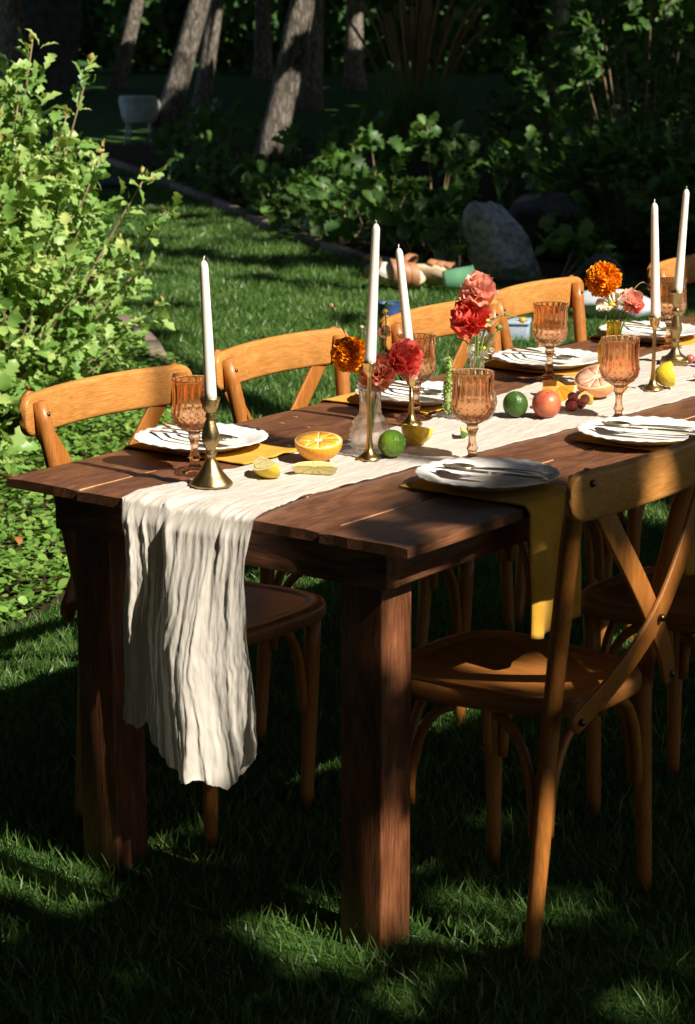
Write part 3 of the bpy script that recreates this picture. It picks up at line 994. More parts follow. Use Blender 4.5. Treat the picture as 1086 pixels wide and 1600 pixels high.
def rock(name, label, loc, size, mat, seed, rz=0.0, tilt=0.0, cuts=9):
    r = np.random.default_rng(seed)
    bm = bmesh.new()
    bmesh.ops.create_icosphere(bm, subdivisions=4, radius=1.0)
    pl = [(Vector(r.normal(0, 1, 3)).normalized(), r.uniform(.55, .85)) for _ in range(cuts)]
    for v in bm.verts:
        p = v.co.copy()
        for nrm, dd in pl:
            e = p.dot(nrm) - dd
            if e > 0:
                p -= nrm * e * .9
        p *= 1 + .10 * noise.noise(p * 1.7 + Vector((seed, 0, 0))) + .05 * noise.noise(p * 5) + .025 * noise.noise(p * 13)
        v.co = p
    V = np.array([v.co[:] for v in bm.verts])
    F = [tuple(v.index for v in f.verts) for f in bm.faces]
    bm.free()
    V = V * np.array(size)
    V[:, 0] += V[:, 2] * tilt
    V[:, 2] += size[2] * .72
    o = part(name, (V, F), mat, loc=loc, rot=(0, 0, rz))
    tag(o, label, 'boulder')
    return o


rock('boulder', 'upright blue grey boulder behind the chairs', (-4.0, 7.85, -.05), (.20, .15, .33), M['rock'], 3, rz=.6, tilt=-.30)
rock('boulder', 'wide dark boulder deep in shade right of the upright boulder', (-4.35, 8.9, 0), (.30, .2, .24), M['rock_dark'], 5, rz=.64)
rock('boulder', 'low pale flat boulder behind the chair near the marigold', (-2.8, 7.0, 0), (.23, .14, .085), M['rock_pale'], 8, rz=.64)
rock('boulder', 'small dark boulder at the foot of the thicket', (-3.35, 7.85, 0), (.12, .10, .12), M['rock_dark'], 9, rz=.2)
rock('boulder', 'large dim boulder in the far left background', (-22.0, 22.6, 0), (1.0, .8, 1.2), M['rock_dark'], 12, rz=.2)
rock('boulder', 'low grey stone at the left end of the edging', (-9.7, 10.9, 0), (.24, .16, .06), M['rock_dark'], 14, rz=.6)


def sandal(label, loc, rot, with_white):
    t = thing('sandal', label, 'sandal', loc)
    t.rotation_euler = rot
    out = []
    for k in range(28):
        a = 2 * PI * k / 28
        x = .135 * math.cos(a)
        y = (.048 if x > 0 else .038) * math.sin(a) * (1 - .12 * math.cos(2 * a))
        out.append((x, y))
    m = len(out)
    V = [(x, y, 0) for x, y in out] + [(x * 1.02, y * 1.03, .012) for x, y in out] + [(x, y, .026) for x, y in out]
    F = [tuple(range(m - 1, -1, -1))] + [tuple(range(2 * m, 3 * m))]
    for i in range(2):
        for k in range(m):
            k2 = (k + 1) % m
            F.append((i * m + k, i * m + k2, (i + 1) * m + k2, (i + 1) * m + k))
    part('sole', (np.array(V), F), M['cork'], t)
    if with_white:
        part('insole', (np.array([(x * .9, y * .9, .029) for x, y in out] + [(x * .9, y * .9, .034 + .01 * abs(x) / .135) for x, y in out]), [tuple(range(m, 2 * m))] + [(k, (k + 1) % m, m + (k + 1) % m, m + k) for k in range(m)]), M['offwhite'], t)
    for k, xx in enumerate((.075, .035, -.005)):
        pts = [(xx + .012 * math.sin(a * 2), -.05 * math.cos(a), .02 + .06 * math.sin(a)) for a in [PI * i / 10 for i in range(11)]]
        part('strap', sweep(pts, rrect(.036, .006, .0025, 2), up=(1, 0, 0)) if False else sweep(pts, rrect(.006, .038, .0025, 2), up=(1, 0, 0)), M['tan'], t)
    pts = [(-.10 + .04 * math.sin(a) - .03, -.042 * math.cos(a), .02 + .075 * math.sin(a) ** .7) for a in [PI * i / 10 for i in range(11)]]
    part('heel_strap', sweep(pts, rrect(.006, .03, .0025, 2), up=(1, 0, 0)), M['tan'], t)
    return t


sandal('tan strap sandal with white insole tipped on its side on the lawn', (-4.27, 7.2, .085), (1.0, .2, .75), True).scale = (1.25, 1.35, 1.35)
sandal('tan strap sandal lying nearest the green jug, sole turned out', (-4.12, 7.32, .08), (-.9, .15, .5), False).scale = (1.15, 1.3, 1.3)


def jug(name, label, cat, loc, rot, r, h, mat, parts=True):
    t = thing(name, label, cat, loc)
    t.rotation_euler = rot
    prof = [(r * .82, 0), (r * .86, .003), (r * .95, h * .5), (r, h), (r * 1.04, h + .003), (r * .97, h + .002), (r * .9, h * .5), (r * .78, .006), (.001, .006)]
    part('body', lathe(prof, 28), mat, t)
    pts = [(r * .95 + r * .62 * math.sin(a), 0, h * .5 - h * .34 * math.cos(a)) for a in [PI * i / 10 for i in range(11)]]
    part('handle', sweep(pts, rrect(.014, .022, .005, 2), up=(0, 1, 0)), mat, t)
    return t


jug('plastic_jug', 'green plastic jug lying on its side by the boulder', 'jug', (-3.97, 7.24, .072), (0, PI / 2 - .1, .75), .068, .16, M['green_plastic'])
jug('plastic_jug', 'small dark blue toy jug on the lawn behind the second chair', 'jug', (-3.66, 6.3, 0), (0, 0, .9), .055, .085, M['blue_plastic'])
jug('plastic_jug', 'tiny blue cup on the lawn behind the fourth chair', 'jug', (-3.05, 6.75, 0), (0, 0, .2), .035, .06, M['blue_plastic'])
t = thing('plastic_crate', 'pale blue plastic box on the lawn behind the third chair', 'box', (-2.86, 6.12, 0), .5)
part('body', box(-.12, .12, -.07, .07, 0, .075, .008), M['paleblue'], t)
part('lid', box(-.126, .126, -.076, .076, .0752, .094, .008), M['paleblue'], t)

# pale garden chair in the background
t = thing('garden_chair', 'weathered pale tub shaped garden chair half hidden behind the stout trunk', 'chair', (-12.98, 14.9, 0), .55)
t.scale = (.72, .72, .85)
V, F = [], []
nu, nv = 22, 8
for j in range(nv + 1):
    for i in range(nu + 1):
        a = -PI * .62 + PI * 1.24 * i / nu
        hgt = .30 + (.27 + .02 * math.cos(a)) * j / nv * (1 - .5 * max(0, abs(a) / (PI * .62) - .55) / .45)
        rr = .25 + .05 * j / nv
        V.append((rr * math.sin(a), -rr * math.cos(a) * .9, hgt))
for j in range(nv):
    for i in range(nu):
        F.append((j * (nu + 1) + i, j * (nu + 1) + i + 1, (j + 1) * (nu + 1) + i + 1, (j + 1) * (nu + 1) + i))
o = part('backrest', (np.array(V), F), M['chair_pale'], t)
md = o.modifiers.new('solid', 'SOLIDIFY')
md.thickness = .03
part('seat', lathe([(.21, .27), (.235, .285), (.23, .305), (.001, .30)], 28), M['chair_pale'], t)
for sx in (-1, 1):
    for sy in (-1, 1):
        part('leg', tube([(sx * .15, sy * .14, .28), (sx * .19, sy * .18, 0)], [.02, .016], 8), M['chair_pale'], t)

# plumed ornamental grass
t = thing('ornamental_grass', 'tall ornamental grass clump with brown seed plumes in the shade', 'grass clump', (-9.55, 14.9, 0))
r = np.random.default_rng(77)
n = 700
P = np.column_stack([r.normal(0, .16, n), r.normal(0, .12, n), np.zeros(n)])
ax = np.column_stack([r.normal(0, .28, n), r.normal(0, .28, n), np.ones(n)])
L = r.uniform(.5, 1.1, n)
Mx = frames(ax, r.normal(0, 1, (n, 3))) * np.stack([np.full(n, .009), L, L], axis=1)[:, None, :]
V, F = scatter(blade_v, blade_f, Mx, P)
tag(part('blade_tuft', (V, F), M['oak_shade'], t), kind='stuff')
for k in range(34):
    a, b = r.normal(0, .17), r.normal(0, .1)
    x0, y0 = a * .5, b * .5
    tip = Vector((a * 2.4, b * 2.2, r.uniform(1.25, 1.75)))
    pts = bez((x0, y0, 0), (x0 + a * .3, y0 + b * .3, 1.0), tip, 9)
    part('seed_plume', tube(pts, [.003, .003, .003, .004, .011, .016, .016, .012, .003], 6), M['plume'], t)

# ------------------------------------------------------------------ table
W, L = 0.907, 3.05
tt = thing('farm_table', 'long dark stained wooden farm table laid for dinner on the lawn', 'table', (0, 0, 0))
pw = W / 5
T_ = .02


def plank_mesh(x0, x1, seed):
    r = np.random.default_rng(seed)
    nx, ny = 6, 60
    V, F = [], []
    top = []
    for j in range(ny + 1):
        for i in range(nx + 1):
            f = i / nx
            x = x0 + (x1 - x0) * f
            y = L * j / ny
            if i in (0, nx):
                x += .0016 * noise.noise(Vector((y * 7, seed, i)))
            z = H + .0012 * noise.noise(Vector((x * 9, y * 2.0, seed))) - (.0022 if i in (0, nx) else 0) - (.0018 if j in (0, ny) else 0)
            V.append((x, y if j not in (0, ny) else y + .003 * noise.noise(Vector((x * 40, seed, j))), z))
    nt_ = len(V)
    for j in range(ny + 1):
        for i in range(nx + 1):
            q = V[j * (nx + 1) + i]
            V.append((q[0], q[1], H - T_))
    w1 = nx + 1
    for j in range(ny):
        for i in range(nx):
            a = j * w1 + i
            F.append((a, a + 1, a + 1 + w1, a + w1))
            F.append((nt_ + a, nt_ + a + w1, nt_ + a + 1 + w1, nt_ + a + 1))
    for i in range(nx):
        F.append((i, nt_ + i, nt_ + i + 1, i + 1))
        a = ny * w1 + i
        F.append((a, a + 1, nt_ + a + 1, nt_ + a))
    for j in range(ny):
        a = j * w1
        F.append((a, a + w1, nt_ + a + w1, nt_ + a))
        a = j * w1 + nx
        F.append((a, nt_ + a, nt_ + a + w1, a + w1))
    return np.array(V), F


for i in range(5):
    g0 = .0018
    off = (.0, -.006, .0, .004, .0)[i]
    VF = plank_mesh(i * pw + g0 * (i > 0), (i + 1) * pw - g0 * (i < 4), 31 + i)
    VF[0][:, 1] += off
    o = part('plank', VF, M['table'], tt, smooth=False)
# pale strips in plank joints, sun on the gap sides put into colour
for xg, y0, y1 in ((pw, .0, .16), (pw, .17, .23), (4 * pw - pw, .2, .3), (4 * pw, .06, .30), (4 * pw, .42, .52), (4 * pw, .62, .74), (4 * pw, 1.1, 1.6)):
    o = part('lit_joint', box(xg - .0028, xg + .0016, y0 + .002, y1, H - T_ + .001, H - .0012, .0005, 1), M['chip_lit_joint'], tt)
ap = .038
ax0, ax1, ay0 = .092, .845, .030
part('apron', box(ax0, ax1, ay0, ay0 + ap, .668, H - T_ - .0005, .003), M['table_x'], tt)
part('apron', box(ax0, ax1, L - ay0 - ap, L - ay0, .668, H - T_ - .0005, .003), M['table_x'], tt)
part('apron', box(ax1 - ap, ax1 - .002, ay0 + ap + .0005, L - ay0 - ap - .0005, .669, H - T_ - .0005, .003), M['table'], tt)
part('apron', box(ax0 - .028, ax0 - .028 + ap, ay0 + ap + .0005, L - ay0 - ap - .0005, .669, H - T_ - .0005, .003), M['table'], tt)
lw = .0877
for lx in (.1025, W - .1 - lw):
    for ly in (ay0 + ap + .001, L - ay0 - ap - lw - .001):
        part('leg', box(lx, lx + lw, ly, ly + lw, -.03, H - T_ - .001, .0035), M['table_z'], tt)
r = np.random.default_rng(3)
for k in range(14):
    x, y = r.uniform(.02, .17) if k < 7 else r.uniform(.74, .89), r.uniform(.03, 1.2)
    a = r.uniform(-.5, .5)
    V, F = box(-.004 - r.uniform(0, .006), .004, -.0009, .0009, 0, .0012, .0003, 1)
    V, F = xf((V, F), Matrix.Translation((x, y, H - .0004)) @ Matrix.Rotation(a, 4, 'Z'))
    part('wood_chip', (V, F), M['chip_lit_joint'], tt)

# ------------------------------------------------------------------ chairs


def post_xy(z, s):
    zs = np.linspace(0, .9, 46)
    fx = np.interp(zs, [0, .2, .44, .65, .862, .9], [-.158, -.160, -.163, -.195, -.232, -.239])
    fy = np.interp(zs, [0, .2, .44, .65, .862, .9], [.207, .183, .160, .183, .210, .214])
    k = np.ones(7) / 7
    fx = np.convolve(np.pad(fx, 3, mode='reflect', reflect_type='odd'), k, 'valid')
    fy = np.convolve(np.pad(fy, 3, mode='reflect', reflect_type='odd'), k, 'valid')
    return float(np.interp(z, zs, fx)), s * float(np.interp(z, zs, fy))


def make_chair():
    t = empty('crossback_chair')
    for s in (-1, 1):
        pts = [(*post_xy(.862 * f, s), .862 * f - .02 * (1 - f)) for f in [i / 20 for i in range(21)]]
        part('rear_post', tube(pts, list(np.interp(np.linspace(0, 1, 21), [0, .1, .25, .9, 1], [.0125, .0145, .0165, .017, .0155])), 14), M['chair_z'], t)
    # top rail, bowed backwards
    n = 37
    pts, sc = [], []
    for i in range(n):
        f = math.sin((i / (n - 1) * 2 - 1) * PI / 2)
        y = f * .250
        x = -.238 - .036 * (1 - f * f)
        pts.append((x, y, .838 - .004 * f * f))
        e = max(0, abs(f) - .88) / .12
        sc.append((1 - .3 * e ** 3, .30 + .70 * math.sqrt(max(0, 1 - e * e))))
    rail = part('top_rail', sweep(pts, rrect(.021, .084, .009, 4), sc), M['chair'], t)
    # crossing braces
    for s, off in ((1, 0.0), (-1, -.010)):
        key = [(-.243, s * .222, .874), (-.246, s * .204, .850), (-.256, s * .136, .757), (-.262, s * .064, .665), (-.259, 0, .588), (-.246, -s * .058, .532), (-.228, -s * .114, .482), (-.206, -s * .164, .440), (-.201, -s * .182, .426)]
        pp = []
        for i in range(len(key) - 1):
            a, b = Vector(key[i]), Vector(key[i + 1])
            for q in range(3):
                pp.append(a.lerp(b, q / 3))
        pp.append(Vector(key[-1]))
        pp = [p + Vector((-.006 + off, 0, 0)) for p in pp]
        for _ in range(2):
            pp = [pp[0]] + [(pp[i - 1] + pp[i] * 2 + pp[i + 1]) / 4 for i in range(1, len(pp) - 1)] + [pp[-1]]
        m = len(pp)
        sc = [1.0] * m
        sc[0] = sc[-1] = (.55, 1)
        sc[1] = sc[-2] = (.9, 1)
        br = part('brace', sweep(pp, rrect(.045, .0085, .003, 3), sc, up=(1, 0, .05)), M['chair_z'], t)
        for p in (pp[2], pp[-3]):
            b = part('bolt', xf(ball(.0072, 10, 6), Matrix.Translation(p + Vector((-.007, 0, 0)))), M['bolt'], br)
    part('bolt', xf(ball(.007, 10, 6), Matrix.Translation((-.282, 0, .588))), M['bolt'], t)
    for s in (-1, 1):
        part('bolt', xf(ball(.005, 10, 6), Matrix.Translation((-.214, s * .204, .838))), M['bolt'], t)
    # seat
    out = []
    N = 56
    for k in range(N):
        a = 2 * PI * k / N
        ca, sa = math.cos(a), math.sin(a)
        ex = 2 / 3.6
        x = .212 * math.copysign(abs(ca) ** ex, ca)
        y = math.copysign(abs(sa) ** ex, sa) * (.180 + .026 * x / .2)
        out.append((x + .004, y))
    lay = [(.93, .418), (.99, .422), (1.0, .428), (1.0, .444), (.985, .452), (.95, .4545), (.86, .4545), (.845, .4505), (.80, .4500), (.5, .447), (.2, .4445), (.02, .444)]
    V = []
    for s, z in lay:
        V += [(x * s, y * s, z) for x, y in out]
    F = [tuple(range(N - 1, -1, -1))]
    for i in range(len(lay) - 1):
        for k in range(N):
            k2 = (k + 1) % N
            F.append((i * N + k, i * N + k2, (i + 1) * N + k2, (i + 1) * N + k))
    F.append(tuple((len(lay) - 1) * N + k for k in range(N)))
    part('seat', (np.array(V), F), M['seat'], t)
    for s in (-1, 1):
        part('front_leg', tube([(.152 - .012 * f, s * (.162 - .010 * f), .42 - .44 * f) for f in [i / 6 for i in range(7)]], [.017, .017, .0165, .016, .015, .014, .0125], 12), M['chair_z'], t)
    # bent wood supports
    for s in (-1, 1):
        rp_ = lambda z: Vector((*post_xy(z, s), z))
        fp_ = lambda z: Vector((.140 + .012 * z / .42, s * (.152 + .010 * z / .42), z))
        for base, tgt in ((rp_(.245), Vector((-.05, s * .150, .412))), (rp_(.245), Vector((-.165, s * .05, .412))), (fp_(.245), Vector((.04, s * .155, .412))), (fp_(.245), Vector((.145, s * .05, .412)))):
            d = (tgt - base)
            d.z = 0
            d.normalize()
            b0 = base + d * .022
            pts = [b0 + Vector((0, 0, -.03))] + list(bez(b0, b0 + Vector((0, 0, .145)) + d * .01, tgt, 9))
            part('bent_support', tube(pts, [.009] + [.0095] * 9, 10), M['chair_z'], t)
    return t


chair0 = make_chair()
CH = [(.110, .425, 0, -.006, 'honey wood crossback chair nearest the shrub, behind the first candle', 'L'), (.070, 1.045, .03, -.006, 'honey wood crossback chair second from the left, between the first two candles', 'L'),
      (.06, 1.685, .0, -.006, 'honey wood crossback chair behind the third candle and coral flowers', 'L'), (.02, 2.185, .04, -.006, 'honey wood crossback chair behind the pink carnation and pale boulder', 'L'),
      (.06, 2.97, -.02, -.006, 'crossback chair cut off by the right edge, behind the last candle', 'L'),
      (.880, .385, PI + .02, .008, 'crossback chair in the right foreground seen from behind', 'R'), (.905, 1.02, PI - .04, .008, 'shaded crossback chair beyond the foreground chair, at the right edge', 'R'),
      (.90, 1.65, PI, .008, 'third crossback chair along the near side, mostly out of frame', 'R')]
for i, (x, y, rz, z, lab, sd) in enumerate(CH):
    c = chair0 if i == 0 else copy_tree(chair0)
    c.location = (x, y, z)
    c.rotation_euler = (0, 0, rz)
    tag(c, lab, 'chair', 'crossback chairs around the table')

# ------------------------------------------------------------------ runner
def lerp_tab(tab, x):
    return float(np.interp(x, [a for a, b in tab], [b for a, b in tab]))


LEFT = [(0, .292), (.3, .30), (.65, .312), (1.0, .29), (1.43, .256), (1.9, .262), (3.05, .262)]
RIGHT = [(0, .597), (.1, .57), (.2, .555), (.5, .572), (.85, .594), (1.2, .612), (1.5, .622), (3.05, .61)]
HL = [(0, .40), (.12, .405), (.2, .395), (.28, .43), (.42, .452), (.6, .462), (.72, .468), (.80, .480), (.9, .445), (1, .405)]
nu, nvt, nvh = 170, 460, 150
V, F = [], []


def folds(q, s):
    n_ = lambda fu, fs, k: noise.noise(Vector((q * fu, s * fs, k)))
    v = .0100 * n_(5.5, .8, 2) + .0068 * n_(13, 1.2, 5) + .0030 * n_(27, 2.2, 8) + .0013 * n_(56, 5.0, 12)
    m_ = .5 + .9 * max(0, n_(4, 3, 17) + .3)
    return v + m_ * (.0013 * n_(26, 12, 21) + .0009 * n_(64, 30, 25))


def fbm(x, y, z):
    return noise.noise(Vector((x, y, z))) + .5 * noise.noise(Vector((x * 2.1, y * 2.1, z + 5))) + .25 * noise.noise(Vector((x * 4.3, y * 4.3, z + 9)))


for j in range(nvt + nvh + 1):
    for i in range(nu + 1):
        u = i / nu
        if j >= nvh:                               # on the table
            y = 3.05 * ((j - nvh) / nvt) ** 1.25
            xl = lerp_tab(LEFT, y) + .008 * fbm(0, y * 9, 2)
            xr = lerp_tab(RIGHT, y) + .008 * fbm(0, y * 9, 7)
            x = xl + (xr - xl) * u
            wob = fbm(x * 5, y * 3, 1) * .05
            cr = fbm((x + wob) * 42, y * 7 + wob * 10, 3)
            cr2 = 1 - 2 * abs(noise.noise(Vector((x * 95 + 3 * fbm(x * 9, y * 4, 2), y * 9, 6))))
            near = max(0, 1 - y / .12)
            z = H + .0035 + .0034 * abs(cr) + .0007 * cr2 + (.004 * max(0, fbm(x * 4, y * 3, 8)))
            z += max(0, 1 - y / .15) ** 2 * (folds(u + .045 * fbm(u * 3, -y * 4, 21), -y * 2) + .004) * 1.15
            if i in (0, nu):
                z -= .001
            if y < .035:
                z -= (1 - y / .035) ** 2 * .0085
            V.append((x, y - .006 * max(0, 1 - y / .02), max(z, H + .0015 - .004 * max(0, 1 - y / .02))))
        else:                                      # hanging over the end
            s = 1 - j / nvh                         # 0 at edge, 1 at hem
            hl = lerp_tab(HL, u) + .009 * fbm(u * 11, 0, 4) + .0025 * fbm(u * 46, 1, 4) - .012
            d = hl * s
            g_ = min(1, s / .30)
            g_ = g_ * g_ * (3 - 2 * g_)
            x0 = .298 + .296 * u
            x1 = .334 + .250 * u + (.002 + .052 * u) * s ** 1.6
            x = x0 + (x1 - x0) * g_
            x += .006 * fbm(u * 3, s * 3, 11)
            ph = u * 9.5 + .8 * fbm(u * 2, s * 1.2, 5)
            amp = .004 + .012 * g_
            uu = u + .045 * fbm(u * 3, s * 2.0, 21)
            fold = folds(uu, s) * (.95 + .05 * g_) * (1 + .35 * s + .9 * max(0, s - .8) / .2)
            tri = u / .56 if u < .56 else (1 - u) / .44
            bul = (3 * tri * tri - 2 * tri ** 3) * .058 * (.22 + .78 * (min(1, s / .6) ** 2 * (3 - 2 * min(1, s / .6))))
            bul2 = math.exp(-((u - .08) / .10) ** 2) * .010
            yy = -.010 - .012 * g_ - abs(fold) * .3 + fold - bul - bul2 - .02 * s - .008
            ee = min(1, d / .035)
            es = ee * ee * (3 - 2 * ee)
            V.append((x, min(yy * math.sqrt(ee) * .6 + yy * es * .4 + (1 - ee) * -.007, -.0045), H + .001 - d + (folds(uu, 0) * .8) * (1 - es)))
w1 = nu + 1
for j in range(nvt + nvh):
    for i in range(nu):
        a = j * w1 + i
        F.append((a, a + 1, a + 1 + w1, a + w1))
tr_ = part('table_runner', (np.array(V), F), M['runner'])
tag(tr_, 'crinkled off white gauze runner down the table, hanging over the near end', 'table runner')
ZR = H + .0065      # top of the runner

# ------------------------------------------------------------------ napkins, plates, cutlery
def napkin(label, side, y0, y1, xin, drop, seed):
    r = np.random.default_rng(seed)
    xe = W + .004 if side > 0 else -.004
    nu, n1, n2 = 18, 26, 26
    V, F = [], []
    for j in range(n1 + n2 + 1):
        for i in range(nu + 1):
            u = i / nu
            if j <= n1:
                f = j / n1
                x = xin + (xe - xin) * f
                y = y0 + (y1 - y0) * u + .006 * noise.noise(Vector((f * 3, seed, u)))
                z = H + .0032 + .0018 * abs(noise.noise(Vector((x * 22, y * 22, seed))))
                if f < .12 and u > .3:
                    z += .004 * math.sin(u * 9 + seed) ** 2 * (1 - f / .12)
                if f > .97:
                    z -= .002
                V.append((x, y, z))
            else:
                f = (j - n1) / n2
                d = drop * f * (1 + .03 * math.sin(u * 5))
                y = y0 + (y1 - y0) * u + (.004 - .01 * u) * f
                fo = .004 + .010 * f * math.sin(u * 7.5 + .6) + .006 * f * noise.noise(Vector((u * 4, f * 2, seed)))
                V.append((xe + side * (.003 + max(fo, -.001)), y, H + .001 - d))
    w1 = nu + 1
    for j in range(n1 + n2):
        for i in range(nu):
            a = j * w1 + i
            F.append((a, a + 1, a + 1 + w1, a + w1))
    o = part('napkin', (np.array(V), F), M['napkin'])
    md = o.modifiers.new('solid', 'SOLIDIFY')
    md.thickness = .0022
    md.offset = 1.0 if side < 0 else -1.0
    tag(o, label, 'napkin', 'mustard napkins under the plates')
    return o


PL = [(.128, .405, -1, .33, .50, .300, 'nearest the first candle'), (.175, 1.065, -1, .965, 1.13, .275, 'behind the glass vase of coral flowers'), (.155, 1.635, -1, 1.545, 1.715, .285, 'before the chair with the pale boulder behind'),
      (.130, 2.17, -1, 2.10, 2.265, .28, 'farthest, behind the amber vase'), (.762, .455, 1, .350, .520, .640, 'at the near right corner of the table'), (.782, .985, 1, .905, 1.07, .655, 'just above the foreground chair back')]
npx = []


def make_plate():
    t = empty('plate')
    prof = [(.072, 0), (.078, .001), (.088, .004), (.106, .0125), (.1295, .0185), (.1310, .0200), (.1295, .0212), (.1180, .0185), (.1050, .0152), (.0940, .0105), (.0850, .0062), (.060, .0050), (.001, .0048)]

    def mod(r, z, th, i):
        if r > .10:
            return r * (1 + .004 * math.cos(36 * th) * (r - .1) / .03)
        return r
    V, F = lathe(prof, 144, mod)
    V = V.copy()
    for i, v in enumerate(V):
        rr = math.hypot(v[0], v[1])
        if rr > .090 and 6 * 144 <= i < 11 * 144 or 5 * 144 <= i < 6 * 144:
            th = math.atan2(v[1], v[0]) + (rr - .09) * 14
            v[2] += .0011 * math.cos(26 * th) * min(1, (rr - .088) / .012)
    part('dish', (V, F), M['plate'], t)
    return t


def fork_mesh():
    pts = [(x, 0, z) for x, z in [(-.10, .002), (-.06, .0045), (-.02, .0055), (.02, .0045), (.035, .003), (.045, .0028)]]
    h = sweep(pts, rrect(1, 1, .4, 2), [(.011, .0032), (.009, .003), (.0065, .003), (.0045, .003), (.009, .0026), (.020, .0018)])
    items = [h]
    for k in range(4):
        y = (k - 1.5) * .0058
        items.append(sweep([(.043, y, .0028), (.065, y, .0032), (.085, y, .0065), (.093, y * .96, .009)], rrect(1, 1, .4, 2), [(.0035, .0018), (.0030, .0016), (.0026, .0014), (.0012, .001)]))
    return join(*items)


def spoon_mesh():
    pts = [(x, 0, z) for x, z in [(-.10, .002), (-.06, .0045), (-.02, .0055), (.02, .0045), (.035, .004)]]
    h = sweep(pts, rrect(1, 1, .4, 2), [(.011, .0032), (.009, .003), (.0065, .003), (.0045, .003), (.005, .0028)])
    V, F = [], []
    nr, na = 5, 20
    for j in range(nr + 1):
        f = j / nr
        for k in range(na):
            a = 2 * PI * k / na
            V.append((.062 + .031 * f * math.cos(a), .0205 * f * math.sin(a) * (1 + .12 * math.cos(a)), -.0015 + .0075 * f * f))
    for j in range(nr):
        for k in range(na):
            k2 = (k + 1) % na
            F.append((j * na + k, j * na + k2, (j + 1) * na + k2, (j + 1) * na + k))
    V2 = [(x, y, z + .0013) for x, y, z in V]
    n = len(V)
    F2 = [tuple(reversed([i + n for i in f])) for f in F]
    rim = [((nr) * na + k, (nr) * na + (k + 1) % na, n + nr * na + (k + 1) % na, n + nr * na + k) for k in range(na)]
    return join(h, (np.array(V + V2), [tuple(reversed(f)) for f in F] + [tuple(reversed(f)) for f in F2] + rim))


def knife_mesh():
    h = sweep([(-.115, 0, .004), (-.10, 0, .005), (-.04, 0, .005), (-.005, 0, .0045)], rrect(1, 1, .45, 3), [(.006, .005), (.0095, .0075), (.0085, .0068), (.006, .005)])
    b = sweep([(-.006, 0, .0045), (.01, 0, .0045), (.06, .001, .0045), (.095, .0025, .0045), (.11, .005, .0045)], rrect(1, 1, .3, 2), [(.006, .003), (.016, .0022), (.018, .0020), (.014, .0018), (.003, .0012)])
    return join(h, b)


me_fork = make_mesh('fork', *fork_mesh(), M['gold'])
me_spoon = make_mesh('spoon', *spoon_mesh(), M['gold'])
me_knife = make_mesh('knife', *knife_mesh(), M['gold'])
plate0 = make_plate()
for i, (x, y, sd, n0, n1, xin, wh) in enumerate(PL):
    napkin('mustard linen napkin under the plate ' + wh, sd, n0, n1, xin, .235 if sd > 0 else .2, 11 + i)
    p = plate0 if i == 0 else copy_tree(plate0)
    p.location = (x, y, H + .0075)
    p.rotation_euler = (0, 0, random.uniform(0, 6))
    tag(p, 'white swirl rimmed dinner plate ' + wh, 'plate', 'white plates around the table')
    face = PI if sd > 0 else 0.0
    r = np.random.default_rng(60 + i)
    base = Vector((x, y, H + .0265))
    for me, nm_, dy, dr, dz, dx in ((me_fork, 'fork', -.024, .10, .0, -.004), (me_spoon, 'spoon', -.004, .02, .0015, 0), (me_knife, 'knife', .020, -.04, .001, -.012)):
        ang = face + dr * 1.4 + r.normal(0, .03) + (.22 if sd > 0 else -.12)
        dvec = Matrix.Rotation(face, 3, 'Z') @ Vector((dx - .005, dy, 0))
        o = obj(nm_, me, None, base + dvec + Vector((0, 0, dz)), (0, 0, ang))
        tag(o, 'pale gold %s resting on the plate %s' % (nm_, wh), nm_, 'gold cutlery on the plates')

# ------------------------------------------------------------------ candlesticks and candles
def stick_profile(h, kind):
    if kind == 'baluster':
        q = [(.0385, 0), (.039, .003), (.037, .007), (.028, .017), (.020, .028), (.0135, .041), (.0085, .050), (.0082, .056), (.0115, .060), (.0085, .064), (.0095, .070), (.0150, .082), (.0165, .092), (.0135, .108), (.0085, .122), (.0068, .127), (.0098, .131), (.0072, .135), (.0085, .140), (.0145, .147), (.0160, .155), (.0185, .163), (.0190, .166), (.0165, .1665), (.0125, .163), (.001, .160)]
        return [(r, z * h / .166) for r, z in q]
    if kind == 'slim':
        q = [(.0235, 0), (.0240, .002), (.0180, .006), (.0100, .013), (.0065, .024), (.0045, .045), (.0038, .10), (.0038, h - .030), (.0046, h - .026), (.0090, h - .022), (.0110, h - .015), (.0128, h - .004), (.0150, h - .001), (.0150, h), (.0118, h), (.0110, h - .012), (.001, h - .013)]
        return q
    q = [(.0275, .012), (.028, .016), (.020, .020), (.0125, .028), (.0085, .040), (.0080, .048), (.0125, .053), (.0085, .058), (.0100, .066), (.0150, .080), (.0140, .092), (.0075, .115), (.0068, .122), (.0135, .127), (.0075, .132), (.0085, .140), (.0135, .146), (.0140, .166), (.0185, .171), (.0185, .174), (.0125, .174), (.0110, .165), (.001, .164)]
    return [(r, z * h / .174) for r, z in q]


def candlestick(label, loc, h, kind, mat):
    t = thing('candlestick', label, 'candlestick', (loc[0], loc[1], ZR), 0, 'brass candlesticks along the runner')
    if kind == 'baluster':
        def mod(r, z, th, i):
            if .066 < z < .125:
                return r * (1 + .07 * math.cos(5 * (th + z * 22)))
            if z < .045:
                return r * (1 + .015 * math.cos(8 * th))
            return r
        part('stem', lathe(stick_profile(h, kind), 48, mod), mat, t)
    elif kind == 'slim':
        part('stem', lathe(stick_profile(h, kind), 28), mat, t)
    else:
        part('stem', lathe(stick_profile(h, kind), 32), mat, t)
        part('square_base', xf(box(-.033, .033, -.033, .033, 0, .0125, .003), Matrix.Rotation(.45, 4, 'Z')), mat, t)
    return t


